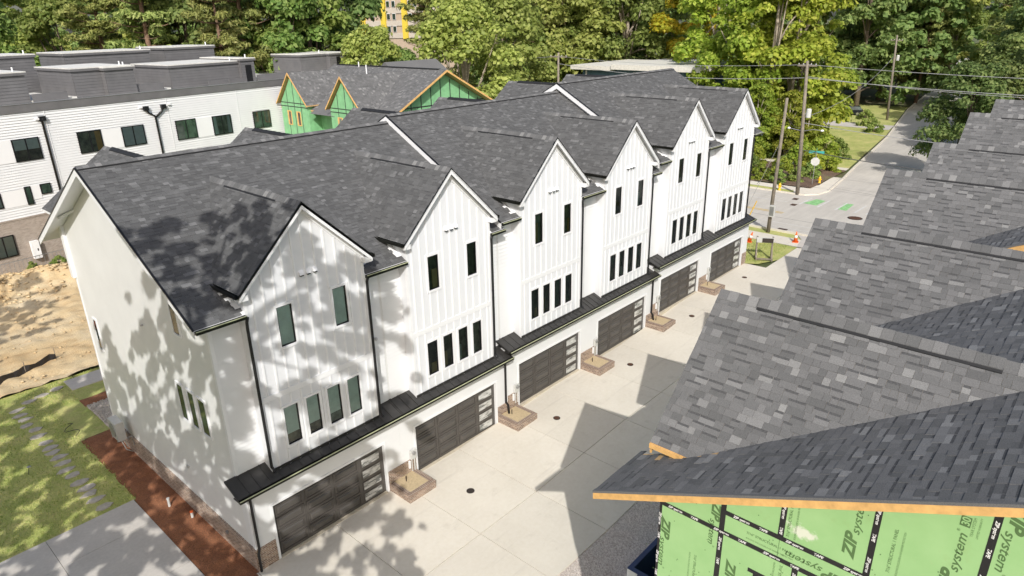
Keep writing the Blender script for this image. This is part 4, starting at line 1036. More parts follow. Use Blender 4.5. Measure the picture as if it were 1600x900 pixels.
sl_ = thing('street_lamp', 'white street lamp arm fixed to the tall corner pole', 'street lamp', (60.9, 4.9, 7.2)); MB().tube([(0, 0, 0), (-.1, -1.0, .25), (-.1, -1.7, .22)], .035, 6).build('arm', 'grey_metal', sl_); MB().lathe([(.05, 0), (.16, .06), (.12, .16), (.03, .2)], (-.1, -1.85, .12), 10).build('lamp_head', 'white_reflective', sl_)
MB().tube([(0, 0, 0), (-.1, 1.2, .2)], .035, 6).build('arm', 'grey_metal', sl_); MB().lathe([(.05, 0), (.16, .06), (.12, .16), (.03, .2)], (-.1, 1.35, .12), 10).build('lamp_head', 'white_reflective', sl_)
def wire(label, a, b, sag, r=.018, mat='wire_light'):
    a, b = Vector(a), Vector(b); m = MB().tube([tuple(a.lerp(b, k/16)-Vector((0, 0, sag*4*(k/16)*(1-k/16)))) for k in range(17)], r, 5, False); return tag(m.build('power_line', mat), label, 'wire', 'overhead wires along the street')
P1, P5, P6, PR = (60.9, 5.3, 13.4), (62, 36.3, 13.5), (62, 56.3, 13.2), (60.5, -34, 13.2)
wire('topmost overhead wire from the tall corner pole to the right frame edge', P1, PR, .5, .024); wire('second overhead wire right of the tall corner pole', (60.9, 5.3, 12.2), (60.5, -34, 12.0), .6, .03)
wire('thin overhead wire beside the second one, right of the corner pole', (61.2, 5.3, 12.3), (61.0, -34, 12.1), .9, .02)
wire('overhead wire between the corner pole and the pole behind the white roofs', P1, P5, .5, .02); wire('lower overhead wire from the corner pole toward the blue building', (60.9, 5.3, 12.2), (62, 36.3, 12.6), .7, .028)
wire('overhead wire between the two poles behind the roofs', P5, P6, .4, .02); wire('overhead wire leaving left past the green gabled building', P6, (62, 110, 13.4), .7, .02); wire('lower overhead wire leaving left past the green gabled building', (62, 56.3, 12.6), (62, 110, 12.6), .7, .02)
wire('lower communication cable right of the corner pole', (60.9, 5.1, 8.0), (60.5, -34, 7.6), .8, .03); wire('thick black cable sagging low across the side street', (60.9, 5.0, 5.4), (62, -30, 5.8), 1.0, .04, 'wire')
wire('service wire from the leaning pole down to the left', (46.76, 1.5, 10.8), (60.9, 5.0, 7.6), .5, .02, 'wire'); wire('wire crossing from the corner pole to the side street pole', (60.9, 5.2, 8.4), (120.3, 13, 11), 1.4, .025)
wire('guy wire bracing the leaning pole', (46.76, 1.5, 8.6), (46.9, 4.4, .9), 0, .015); wire('guy wire from the corner pole to the planting bed', (60.91, 4.9, 6.8), (62.6, 9.6, .95), 0, .018, 'wire')
bx_ = thing('utility_box', 'grey utility cabinet on the leaning pole near the lawn', 'utility box', (46.6, 1.45, 2.3)); bx('cabinet', 'light_grey', bx_, -.2, .05, -.22, .22, 0, .95); bx('door', 'grey_metal', bx_, -.215, -.201, -.17, .17, .1, .85)
gpole = thing('guy_guard', 'yellow guy wire guard beside the leaning pole', 'guard', (47.0, 3.9, .9)); MB().tube([(0, 0, 0), (-.05, -.9, 2.4)], .04, 8).build('sleeve', 'yellow_paint', gpole)
def hydrant(label, loc):
    t = thing('fire_hydrant', label, 'fire hydrant', loc, 0, 'yellow fire hydrants'); MB().lathe([(.17, 0), (.17, .06), (.11, .08), (.11, .5), (.14, .52), (.14, .58), (.10, .66), (.03, .74), (.03, .8)], (0, 0, 0), 14).build('barrel', 'yellow_paint', t, True)
    MB().tube([(0, -.2, .42), (0, .2, .42)], .05, 10).build('side_outlets', 'yellow_paint', t); MB().tube([(0, 0, .4), (-.22, 0, .4)], .065, 10).build('front_outlet', 'yellow_paint', t)
    return t
hydrant('yellow fire hydrant at the edge of the corner planting bed', (67.0, 4.6, .95)); hydrant('yellow fire hydrant on the far verge left of the corner pole', (61.5, 6.7, .93))
ss = thing('stop_sign', 'back of a stop sign with green street name blades on the corner', 'road sign', (66.0, 5.0, .95), .3)
MB().tube([(0, 0, 0), (0, 0, 3.5)], .035, 8).build('post', 'grey_metal', ss); m = MB(); m.prism([(-.05, .45*math.cos(R(22.5+45*k)), 2.45+.45*math.sin(R(22.5+45*k))) for k in range(8)], (.02, 0, 0)); m.build('octagon_plate', 'light_grey', ss)
bx('name_blade', 'sign_green', ss, -.02, .0, -.75, .75, 3.3, 3.55); bx('name_blade', 'sign_green', ss, -.6, .6, -.012, .012, 3.56, 3.8)
def cone(label, loc, tilt=0):
    t = thing('traffic_cone', label, 'traffic cone', loc, .3, 'orange traffic cones'); t.rotation_euler = (tilt, 0, .3); bx('base', 'orange_plastic', t, -.2, .2, -.2, .2, 0, .04); MB().lathe([(.16, .04), (.03, .75), (.02, .76)], (0, 0, 0), 14).build('cone', 'orange_plastic', t, True)
    MB().lathe([(.121, .32), (.085, .5)], (0, 0, 0), 14).build('reflective_band', 'white_reflective', t, True); t.scale = (1.15, 1.15, 1.15)
cone('upright orange traffic cone on the pavement between pole and right roofs', (45.4, -1.15, .89)); cone('orange cone against the corner of the far white townhouse', (43.2, 1.75, .88), .25)
ob_ = thing('orange_bag', 'orange bag heaped beside the far garage corner', 'bag', (42.6, 2.1, .86)); o = lumpy('bag_body', 'orange_plastic', -.3, .3, -.25, .25, .08, .5, 0, 3, .1, None, None); o.parent = ob_
br = thing('sign_stand', 'wooden site sign stand with white board on the lawn strip', 'sign stand', (40.1, -.75, .86), .5)
for y in (-.55, .55):
    MB().box(-.06, .06, y-.06, y+.06, 0, 1.7).build('post', 'pole_wood', br); MB().prism([(-.7, y-.05, 0), (-.58, y-.05, 0), (.06, y-.05, 1.0), (-.06, y-.05, 1.0)], (0, .1, 0)).build('brace', 'pole_wood', br); MB().box(-.7, .3, y-.05, y+.05, 0, .1).build('foot', 'pole_wood', br)
bx('board', 'light_grey', br, -.12, -.061, -.6, .6, 1.25, 1.65); bx('board_back', 'iron', br, -.16, -.121, -.58, .2, 1.27, 1.6); bx('crossbar', 'pole_wood', br, -.7, -.6, -.6, .6, .1, .2)
car = thing('parked_car', 'dark blue car parked in the shade by the side street lawn', 'car', (123.5, 19.5, .95), 1.9)
m = MB(); m.prism([(-2.2, -.85, .35), (2.2, -.85, .35), (2.25, -.85, .7), (1.3, -.85, .9), (-2.2, -.85, .95)], (0, 1.7, 0)); m.build('body', 'car_paint', car); MB().hexa(((-2.1, -.8, .95), (1.2, -.8, .9), (1.2, .8, .9), (-2.1, .8, .95), (-1.7, -.65, 1.5), (.4, -.65, 1.5), (.4, .65, 1.5), (-1.7, .65, 1.5))).build('cabin', 'dark_glass', car); bx('car_roof', 'car_paint', car, -1.65, .35, -.63, .63, 1.501, 1.54)
for x in (-1.4, 1.4):
    for y in (-.8, .8): w_ = MB().tube([(x, y-.11, .33), (x, y+.11, .33)], .33, 16).build('wheel', 'rubber', car); MB().tube([(x, y-.12, .33), (x, y+.12, .33)], .2, 12).build('rim', 'chrome', w_)
for y in (-.6, .6): bx('headlight', 'white_reflective', car, 2.2, 2.27, y-.2, y+.2, .6, .72)

# ------------------------------------------------------------------ flat-roofed building behind
ANG = math.atan2(3.5, 26.1)
mo = thing('apartment_building', 'white three storey building with brick base and dark rooftop penthouses', 'building', (4.4, 43.3, 0), ANG)
MS0, MS1, MT = -16., 42., 12.05
def lap_face(m, x0, x1, z0, z1, y, e=.2, d=.02):
    z = z0
    while z < z1-.01:
        a = min(z+e, z1); m.face(((x0, y-d, z), (x1, y-d, z), (x1, y-.002, a), (x0, y-.002, a))).face(((x0, y-.002, z), (x1, y-.002, z), (x1, y-d, z), (x0, y-d, z))); z = a
bx('wall', 'white_siding', mo, MS0, MS1, 0, 20, 4.32, MT); bx('brick_storey', 'brick_grey', mo, MS0, MS1, -.03, 19.9, -.3, 4.2); bx('brick_cap', 'brick_grey', mo, MS0, MS1, -.07, 19.9, 4.2, 4.32)
m = MB(); lap_face(m, MS0, MS1, 4.33, MT, 0, .2, .06); m.build('lap_siding', 'white_lap', mo)
m = MB(); m.box(MS0-.1, MS1, -.1, .25, MT, 12.65); m.build('parapet', 'grey_cladding', mo); bx('parapet_cap', 'grey_metal', mo, MS0-.1, MS1, -.13, .28, 12.65, 12.69)
bx('flat_roof', 'roof_membrane', mo, MS0, MS1, .25, 20, 12.06, 12.2)
for s in (-3.2, 3.0, 12.9, 20.0): bx('trim_strip', 'white_trim', mo, s-.03, s+.03, -.075, -.061, 4.34, MT)
def mod_window(x0, x1, z0, z1, two=True, dress=0):
    m = MB(); f = .07; y = -.125
    m.box(x0, x0+f, y, .0, z0, z1).box(x1-f, x1, y, .0, z0, z1).box(x0+f, x1-f, y, .0, z1-f, z1).box(x0+f, x1-f, y, .0, z0, z0+f)
    if two: c = (x0+x1)/2; m.box(c-.05, c+.05, y, .0, z0+f, z1-f)
    o = m.build('window', 'black_metal', mo)
    if dress == 0: bx('pane', 'dark_glass', o, x0+f, x1-f, y+.012, y+.02, z0+f, z1-f)
    else:
        MB().face(((x0+f, y+.014, z0+f), (x1-f, y+.014, z0+f), (x1-f, y+.014, z1-f), (x0+f, y+.014, z1-f))).build('pane', 'glass_clear', o); bx('room', 'dark_interior', o, x0+f, x1-f, -.094, -.09, z0+f, z1-f)
        if dress == 1: bx('shade', 'curtain', o, x0+f+.02, x1-f-.02, -.102, -.096, z0+f+.02, z1-f)
        if dress == 2: bx('shade', 'curtain', o, x0+f+.02, x1-f-.02, -.102, -.096, (z0+z1)/2, z1-f)
        if dress == 3:
            for a, b in ((x0+f, x0+f+.4), (x1-f-.4, x1-f)): MB().prism([(a, -.096, z0+f), (a+.4, -.096, z0+f), (b-.1, -.096, z1-f), (a+.05, -.096, z1-f)], (0, -.006, 0)).build('curtain', 'curtain', o)
        if dress == 4: bx('curtain', 'curtain_tan', o, x1-f-.45, x1-f-.02, -.102, -.096, z0+f, z1-f)
for w_ in ((.26, 2.14, 8.5, 10.18, True, 2), (4.94, 6.83, 8.4, 10.1, True, 4), (8.51, 10.44, 8.4, 10.05, True, 1), (13.35, 15.33, 8.25, 9.98, True, 0), (17.03, 19.0, 8.17, 9.91, True, 3), (21.5, 23.5, 8.19, 9.85, True, 0), (25.5, 27.5, 8.2, 9.9, True, 0), (-3.6, -1.7, 8.5, 10.2, True, 0),
           (.24, .68, 5.2, 6.6, False, 0), (1.36, 2.12, 5.8, 6.6, False, 0), (-3.2, -1.4, 5.3, 6.45, True, 1), (4.2, 5.8, 5.2, 6.6, True, 0), (-2.9, -1.35, 1.55, 3.2, True, 1), (2.4, 3.9, 1.5, 3.2, True, 0)): mod_window(*w_)
for x0, x1, z0, z1 in ((6.85, 8.49, 8.42, 10.06), (15.35, 17.0, 8.2, 9.95), (-1.38, .22, 5.22, 6.5), (.70, 1.34, 5.5, 6.6), (-1.68, .24, 8.5, 10.2)): bx('panel', 'white_trim', mo, x0, x1, -.075, -.062, z0, z1)
MB().tube([(2.7, -.25, 11.5), (2.7, -.12, 11.3), (2.72, -.12, .2)], .09, 8).build('downspout', 'black_metal', mo, True); bx('leader_head', 'black_metal', mo, 2.5, 2.95, -.3, -.03, 11.3, 11.65)
MB().tube([(10.95, -.2, 11.3), (11.1, -.13, 10.95), (11.65, -.13, 10.6), (11.68, -.13, 4.4)], .09, 8).build('downspout', 'black_metal', mo, True); MB().tube([(12.5, -.2, 11.3), (12.3, -.13, 10.95), (11.75, -.13, 10.55)], .09, 8).build('downspout', 'black_metal', mo, True)
for x in (10.72, 12.3): bx('leader_head', 'black_metal', mo, x, x+.42, -.3, -.03, 11.15, 11.5)
for x in (2.25, 10.4, 12.95): bx('security_light', 'white_trim', mo, x, x+.25, -.2, -.03, 11.4, 11.55)
hv = thing('wall_heat_pump', 'white heat pump box on the brick storey of the flat roofed building', 'heat pump', (4.4+(-.17)*math.cos(ANG), 43.3-.17*math.sin(ANG), 1.0), ANG); bx('casing', 'white_reflective', hv, -.27, .27, -.42, -.06, 0, 1.4); bx('vent_slot', 'iron', hv, .05, .14, -.43, -.421, .6, .8)
def pent(x0, x1, y0, y1, z1, extra=None, door=None, name='penthouse'):
    o = bx(name, 'grey_cladding', mo, x0, x1, y0, y1, 12.2, z1)
    m = MB(); lap_face(m, x0, x1, 12.25, z1, y0, .24, .03)
    z = 12.25
    while z < z1-.02: a = min(z+.24, z1); m.face(((x0-.03, y0, z), (x0-.03, y1, z), (x0-.004, y1, a), (x0-.004, y0, a))); z = a
    m.build('cladding', 'grey_cladding', o); bx('roof_cap', 'roof_membrane', o, x0-.12, x1+.12, y0-.12, y1+.1, z1, z1+.08); bx('roof_edge', 'grey_cladding', o, x0-.14, x1+.14, y0-.14, y1+.12, z1-.2, z1-.002)
    MB().tube([(x1-.5, y0+.6, z1+.08), (x1-.5, y0+.6, z1+.4)], .06, 8).build('vent_pipe', 'white_trim', o)
    if door: bx('door', 'black_metal', o, door[0], door[1], y0-.045, y0-.031, 12.25, 14.1)
    return o
pent(-6, 3.45, 2.8, 9, 14.75); pent(6.95, 11.8, 2.8, 9, 14.75); pent(15.4, 22.75, 2.8, 9, 14.5); pent(22.75, 24.3, 2.4, 9, 14.7, None, (23.2, 23.9)); pent(9.3, 11.8, 2.2, 2.8, 14.7)
pent(33.2, 37, 6, 11, 14.5); pent(37, 40, 5.4, 11, 14.5, None, (38, 38.7)); pent(10.3, 18.4, 11, 16, 15.7, None, (17, 17.8)); pent(20.0, 25.7, 11, 16, 15.8); pent(-2, 7.8, 11, 16, 15.75)
for a in ((3.5, 6.9, 1.2, 12.3, 13.1), (11.9, 15.2, 1.2, 12.3, 13.15), (24.5, 30, 1.2, 12.3, 13.1)): bx('roof_screen', 'grey_cladding', mo, a[0], a[1]-.8, a[2]+1.2, a[2]+1.35, a[3], a[4]); bx('terrace_deck', 'roof_membrane', mo, a[0], a[1], a[2]+1.5, 10.5, 12.21, 12.6)
for s in (18.3, 20.5): bx('screen_wall', 'grey_cladding', mo, s, s+2, 1.4, 1.5, 12.2, 13.0)

# fence and shrubs by its foot
fe = thing('metal_fence', 'thin metal railing along the foot of the flat roofed building', 'fence', (4.4, 41.8, .5), ANG)
for k in range(40): bx('picket', 'grey_metal', fe, -6+k*.3, -6+k*.3+.025, 0, .025, 0, 1.0)
bx('rail', 'grey_metal', fe, -6, 6, -.002, .028, 1.0, 1.05); bx('rail', 'grey_metal', fe, -6, 6, -.002, .028, .12, .16)

# ------------------------------------------------------------------ unfinished green building at the back
gb = thing('gabled_building', 'unfinished green sheathed building with wood edged gables behind the white roofs', 'building', (0, 0, 0))
RX, RZ, HWG, SG = 36.2, 13.72, 7.0, .53; Y0, Y1 = 28.9, 46.6
ez = RZ-HWG*SG
MB().prism([(RX-HWG+1.1, Y0+.9, 0), (RX+HWG-1.1, Y0+.9, 0), (RX+HWG-1.1, Y0+.9, ez+.4), (RX, Y0+.9, RZ-.2), (RX-HWG+1.1, Y0+.9, ez+.4)], (0, Y1-Y0-1.2, 0)).build('wall', 'green_far', gb)
m = MB(); slab(m, [(RX-HWG, Y0, ez), (RX, Y0, RZ), (RX, Y1, RZ), (RX-HWG, Y1, ez)], .14); slab(m, [(RX, Y0, RZ), (RX+HWG, Y0, ez), (RX+HWG, Y1, ez), (RX, Y1, RZ)], .14); rg_ = m.build('roof', 'raw_wood', gb)
rr = random.Random(77); gs = math.hypot(1, SG)
tb = shingle_tabs((RX-HWG, 0, ez), (0, -1, 0), (1, 0, SG), [(-Y1, 0), (-Y0, 0), (-Y0, HWG*gs), (-Y1, HWG*gs)], rr, None, .2)
def coarse(tabs, name, parent):
    m = MB()
    for t in tabs: add_tab(m, t, .2)
    o = m.build(name, 'shingle', parent); o['kind'] = 'stuff'; return o
coarse(tb, 'shingle_field', rg_)
MB().face(((RX, Y0, RZ+.015), (RX+HWG, Y0, ez+.015), (RX+HWG, Y1, ez+.015), (RX, Y1, RZ+.015))).build('rear_shingles', 'shingle', rg_)
for s in (-1, 1): MB().prism([(RX, Y0-.04, RZ), (RX+s*HWG, Y0-.04, ez), (RX+s*HWG, Y0-.04, ez-.18), (RX, Y0-.04, RZ-.18)], (0, .04, 0)).build('gable_fascia', 'wood', gb)
bx('ridge_vent', 'ridge_black', rg_, RX-.15, RX+.15, Y0+1, Y1-.6, RZ-.03, RZ+.06)
for k in range(9):      # taped seams on the big gable
    x = RX-5+k*1.22; z1 = RZ-abs(x-RX)*SG-.35; bx('seam_tape', 'tape_black', gb, x-.05, x+.05, Y0+.89, Y0+.899, 8.0, z1)
bx('seam_tape', 'tape_black', gb, RX-5.6, RX+5.6, Y0+.88, Y0+.889, 10.55, 10.65); bx('seam_tape', 'tape_black', gb, RX-5.6, RX+5.6, Y0+.88, Y0+.889, 9.9, 10.0)
def green_gable(yc, zp, hw, xf):
    s = 1.08; z0 = zp-hw*s; xb = lambda z: RX-(RZ-z)/SG
    MB().prism([(xf+.35, yc-hw+.3, 0), (xf+.35, yc+hw-.3, 0), (xf+.35, yc+hw-.3, z0), (xf+.35, yc, zp-.2), (xf+.35, yc-hw+.3, z0)], (3.5, 0, 0)).build('gable_wall', 'green_far', gb)
    m = MB(); slab(m, [(xf, yc-hw, z0), (xb(z0)+.1, yc-hw, z0), (xb(zp)+.1, yc, zp), (xf, yc, zp)], .12); slab(m, [(xf, yc, zp), (xb(zp)+.1, yc, zp), (xb(z0)+.1, yc+hw, z0), (xf, yc+hw, z0)], .12); o = m.build('gable_roof', 'raw_wood', gb)
    L = math.hypot(hw, hw*s); coarse(shingle_tabs((0, yc-hw, z0), (1, 0, 0), (0, hw, hw*s), [(xf, 0), (xb(z0), 0), (xb(zp), L), (xf, L)], rr, None, .2), 'shingle_field', o)
    MB().face(((xf, yc+hw, z0+.015), (xf, yc, zp+.015), (xb(zp), yc, zp+.015), (xb(z0), yc+hw, z0+.015))).build('shingle_field', 'shingle', o)
    for q in (-1, 1): MB().prism([(xf-.04, yc, zp), (xf-.04, yc+q*hw, z0), (xf-.04, yc+q*hw, z0-.17), (xf-.04, yc, zp-.17)], (.04, 0, 0)).build('gable_fascia', 'wood', gb)
    for y in (yc-.9, yc+.75):
        o = MB().box(xf+.30, xf+.35, y-.08, y, 8.35, 9.75).box(xf+.30, xf+.35, y+.55, y+.63, 8.35, 9.75).box(xf+.30, xf+.35, y, y+.55, 8.35, 8.43).box(xf+.30, xf+.35, y, y+.55, 9.67, 9.75).build('window', 'wood', gb); bx('opening', 'dark_interior', o, xf+.33, xf+.349, y, y+.55, 8.43, 9.67); bx('reveal', 'wood', o, xf+.30, xf+.328, y+.42, y+.55, 8.43, 9.67)
    for y in (yc-1.2, yc, yc+1.2): bx('seam_tape', 'tape_black', gb, xf+.34, xf+.349, y-.04, y+.04, 6, zp-abs(y-yc)*s-.35)
    for z in (z0+.05, z0-.3): bx('seam_tape', 'tape_black', gb, xf+.335, xf+.339, yc-hw+.3, yc+hw-.3, z-.04, z+.04)
green_gable(43.6, 13.45, 2.75, 28.6); green_gable(34.6, 13.45, 2.75, 28.4)
for y0, y1 in ((36.5, 40.5), (29.5, 31.5)): MB().face(((28.7, y0, ez-.25), (28.7, y1, ez-.25), (30.5, y1, ez+.75), (30.5, y0, ez+.75))).build('skirt_roof', 'shingle', gb)
for x, y in ((33.2, 37.0), (36, 42)): MB().tube([(x, y, 12.8), (x, y, 14.1)], .06, 8).build('vent_pipe', 'white_trim', gb)
# cross gable beyond its ridge
MB().prism([(37, 34, RZ-2.6), (37, 44, RZ-2.6), (37, 39, RZ+.35)], (7, 0, 0)).build('rear_gable', 'shingle', gb)

# ------------------------------------------------------------------ buildings farther off
bb = thing('blue_building', 'blue walled low building with deep white flat roofs behind the far ridge', 'building', (80, 36, 0))
bx('wall', 'blue_wall', bb, 0, 14, -9.5, 9.8, 0, 10.52); bx('flat_roof', 'pale_roof', bb, -1.3, 15, -10.4, 3.8, 10.75, 11.45); bx('upper_wall', 'blue_wall', bb, .01, 13.9, -9.4, 3.7, 10.52, 10.74); bx('lower_roof', 'pale_roof', bb, -1.0, 15, 3.9, 11.4, 10.55, 11.15)
for y in (-9.6, .5, 9.0): bx('corner_trim', 'white_trim', bb, -.03, 0, y, y+.25, 0, 10.4)
for y in (-7, -3.5, 1.8, 5.5): o = bx('window', 'white_trim', bb, -.06, -.001, y, y+1.6, 7.6, 9.6); bx('pane', 'dark_glass', o, -.075, -.061, y+.1, y+1.5, 7.7, 9.5)
yb_ = thing('yellow_building', 'tall yellow and brown building far behind the trees', 'building', (150, 172, 0), .3)
bx('wall', 'tan_wall', yb_, 0, 15, -20, 20, 0, 32)
for y in (-18, -9.5, -1, 7.5, 16): bx('yellow_bay', 'yellow_wall', yb_, -.8, 0, y-1.0, y+1.0, 12, 32)
for z in (14.5, 18.4, 22.3):
    bx('floor_band', 'cream_wall', yb_, -.3, 0, -20, 20, z-2.3, z-.6)
    for y in (-14, -11.8, -5.2, -3, 3.3, 5.5, 12): o = bx('window', 'white_trim', yb_, -.36, -.301, y-.7, y+.7, z-.4, z+1.6); bx('pane', 'dark_glass', o, -.4, -.361, y-.6, y+.6, z-.3, z+1.5)

# ------------------------------------------------------------------ trees
def crown_mesh(name, mat, seed, lobes, n, size, flat=.8, aspect=.7, droop=0.):
    """leaves spread in the shells of many lobes; lobes = (centre, radius)"""
    rs = np.random.RandomState(seed); C = np.array([l[0] for l in lobes]); Rr = np.array([l[1] for l in lobes])
    pr = Rr**2/np.sum(Rr**2); idx = rs.choice(len(lobes), n, p=pr)
    d = rs.normal(size=(n, 3)); d /= np.linalg.norm(d, axis=1)[:, None]; d[:, 2] = np.where(d[:, 2] < -.35, -d[:, 2], d[:, 2])
    rad = Rr[idx]*(rs.uniform(.25, 1., n)**.45)*rs.uniform(.85, 1.15, n)
    P = C[idx]+d*rad[:, None]*np.array([1, 1, flat])
    nn = d*1.0+rs.normal(size=(n, 3))*.5+np.array([0, 0, .35]); nn /= np.linalg.norm(nn, axis=1)[:, None]
    a = rs.normal(size=(n, 3)); t = np.cross(nn, a); t /= np.linalg.norm(t, axis=1)[:, None]; b = np.cross(nn, t)
    s = size*rs.uniform(.6, 1.4, n)[:, None]
    v = np.stack([P-t*s, P-b*s*aspect+nn*s*.15, P+t*s, P+b*s*aspect+nn*s*.15], 1).reshape(-1, 3)
    me = bpy.data.meshes.new(name); me.vertices.add(4*n); me.vertices.foreach_set('co', v.astype(np.float32).ravel())
    me.loops.add(4*n); me.loops.foreach_set('vertex_index', np.arange(4*n, dtype=np.int32)); me.polygons.add(n); me.polygons.foreach_set('loop_start', np.arange(0, 4*n, 4, dtype=np.int32)); me.polygons.foreach_set('loop_total', np.full(n, 4, dtype=np.int32))
    me.update(calc_edges=True); me.materials.append(MATS[mat]); return me
def broad_template(seed, h, r, mat, bark, n, size, base=.25, nl=60, lob=1.):
    rr = random.Random(seed); lobes = []
    for k in range(nl):
        f = rr.random()**.8; z = h*(base+(1-base)*f)
        prof = math.sin(math.pi*min(1, .22+.78*f)**.9)**.6 if f < .97 else .3
        an = rr.random()*6.28; q = r*prof*math.sqrt(rr.uniform(.15, 1.)); lobes.append(((q*math.cos(an), q*math.sin(an), z-.3), r*lob*rr.uniform(.17, .34)))
    m = MB(); m.tube([(0, 0, -.4), (.1, .05, h*.25), (-.1, .1, h*.55), (0, 0, h*.88)], [h*.022, h*.018, h*.012, h*.003], 8)
    for k in range(11):
        c = lobes[rr.randrange(nl)][0]; z = min(h*rr.uniform(.2, .6), c[2]*.85); m.tube([(0, 0, z), (c[0]*.45, c[1]*.45, (z+c[2])/2+.3), tuple(c)], [h*.008, h*.005, h*.0015], 6)
    return m.mesh('trunk', bark, True), crown_mesh('crown', mat, seed, lobes, n, size)
def pine_template(seed, h, r, n, size, low=.35):
    rr = random.Random(seed); lobes = []; m = MB(); m.tube([(0, 0, -.4), (.15, .1, h*.4), (-.1, .1, h*.75), (0, 0, h)], [h*.016, h*.013, h*.008, h*.002], 8)
    z = h*low
    while z < h*.98:
        f = (z-h*low)/(h*(1-low)); L = r*(1-f)**.6*rr.uniform(.5, 1.1)
        for k in range(rr.randint(2, 4)):
            an = rr.random()*6.28; e = (L*math.cos(an), L*math.sin(an), z+L*.18); m.tube([(0, 0, z), (e[0]*.5, e[1]*.5, z+L*.03), e], [.09, .06, .02], 5)
            for q in (1., .75, .5): lobes.append(((e[0]*q+rr.uniform(-.4, .4), e[1]*q+rr.uniform(-.4, .4), z+L*.18*q+.3), rr.uniform(.55, 1.05)))
        z += h*rr.uniform(.018, .04)
    return m.mesh('trunk', 'bark_pine', True), crown_mesh('crown', 'needle', seed, lobes, n, size, .6, .28)
TPL = {}
TPL['green1'] = broad_template(1, 22, 6.5, 'leaf_green', 'bark', 15000, .27, .12, 75)
TPL['green2'] = broad_template(2, 20, 5.5, 'leaf_green', 'bark', 13000, .26, .10, 65)
TPL['olive'] = broad_template(3, 20, 6.5, 'leaf_olive', 'bark_pale', 14000, .25, .12, 75)
TPL['dark'] = broad_template(4, 22, 6.5, 'leaf_dark', 'bark', 15000, .27, .12, 75)
TPL['dark2'] = broad_template(5, 18, 7.5, 'leaf_dark', 'bark', 15000, .27, .12, 75)
TPL['lime'] = broad_template(6, 22, 5.5, 'leaf_lime', 'bark_pale', 12000, .26, .08, 70)
TPL['lime2'] = broad_template(7, 18, 5.5, 'leaf_lime', 'bark_pale', 11000, .26, .06, 65)
TPL['gold'] = broad_template(8, 19, 4.6, 'leaf_gold', 'bark_pale', 9000, .26, .3, 50)
TPL['pine1'] = pine_template(9, 26, 5.5, 15000, .34, .3)
TPL['pine2'] = pine_template(10, 24, 6.5, 16000, .34, .18)
TPL['shrub'] = broad_template(12, 3., 2.0, 'leaf_green', 'bark', 2600, .17, .05, 28)
TPL['shrub_lime'] = broad_template(13, 3., 2.2, 'leaf_lime', 'bark', 2600, .17, .05, 28)
def high_crown(seed, h, z0, r, n, size, nl, at_=None):
    """tall tree with an airy crown carried high on a long trunk"""
    rr = random.Random(seed); lobes = []; zc, hz = (z0+h)/2, (h-z0)/2
    while len(lobes) < nl:
        p = [rr.uniform(-1, 1) for _ in range(3)]
        if at_:      # boughs that would show in the frame are left out, keeping the crown unseen
            x, y, z = proj((at_[0]+p[0]*r, at_[1]+p[1]*r, zc+p[2]*hz))
            if z > -2 and -260 < x < 2400 and -160 < y < 1150: continue
        if sum(v*v for v in p) < 1 and noise.noise(Vector((p[0]*2.6, p[1]*2.6, p[2]*3.4+seed))) > -.12: lobes.append(((p[0]*r, p[1]*r, zc+p[2]*hz), rr.uniform(.12, .46)))
    m = MB(); m.tube([(0, 0, -.4), (.2, .1, h*.35), (-.15, .1, h*.65), (0, 0, h*.97)], [.42, .34, .24, .04], 10)
    for k in range(34):
        c = lobes[rr.randrange(nl)][0]; z = max(z0*.92, c[2]-math.hypot(c[0], c[1])*.55); m.tube([(0, 0, z), (c[0]*.5, c[1]*.5, (z+c[2])/2+.3), c], [.11, .07, .02], 6)
    return m.mesh('trunk', 'bark', True), crown_mesh('crown', 'leaf_green', seed, lobes, n, size)
TPL['high1'] = high_crown(14, 26.5, 7.0, 7.0, 36000, .14, 760, (-11.5, -11.3)); TPL['high2'] = high_crown(15, 24, 6.0, 7.2, 38000, .19, 760, (-19.8, -3.0)); TPL['high3'] = high_crown(16, 24, 9, 6., 15000, .18, 220)
RT = random.Random(2024)
def tree(kind, x, y, s, label, group, name='broadleaf_tree', z=None, cat='tree', fixed=False):
    t = thing(name, label, cat, (x, y, (gz(x)-.1) if z is None else z), RT.random()*6.28, group); t.scale = (s*RT.uniform(.92, 1.08), s*RT.uniform(.92, 1.08), s)
    if fixed: t.rotation_euler = (0, 0, 0); t.scale = (s, s, s)
    for nm, me in zip(('trunk', 'crown'), TPL[kind]): link(nm, me, t)
    return t
def at(b, d): a = YAW-math.atan2(b-800, FPX); return CAM.x+d*math.cos(a), CAM.y+d*math.sin(a)
KIND = {'green1': 'full green broadleaf tree', 'green2': 'round green broadleaf tree', 'olive': 'olive green broadleaf tree', 'dark': 'dark green broadleaf tree', 'dark2': 'wide dark broadleaf tree', 'lime': 'tall lime green broadleaf tree', 'lime2': 'bushy lime green broadleaf tree', 'gold': 'yellowing tree with orange leaves', 'pine1': 'tall bare trunked pine', 'pine2': 'bushy yellowish pine'}
def zone(b): return 'behind the flat roofed penthouses' if b < 420 else 'behind the green gabled building' if b < 780 else 'beyond the white roofs' if b < 1040 else 'across the street' if b < 1330 else 'right of the side street'
ORD = ['leftmost', 'second from left', 'third from left', 'fourth from left', 'fifth from left', 'sixth from left']
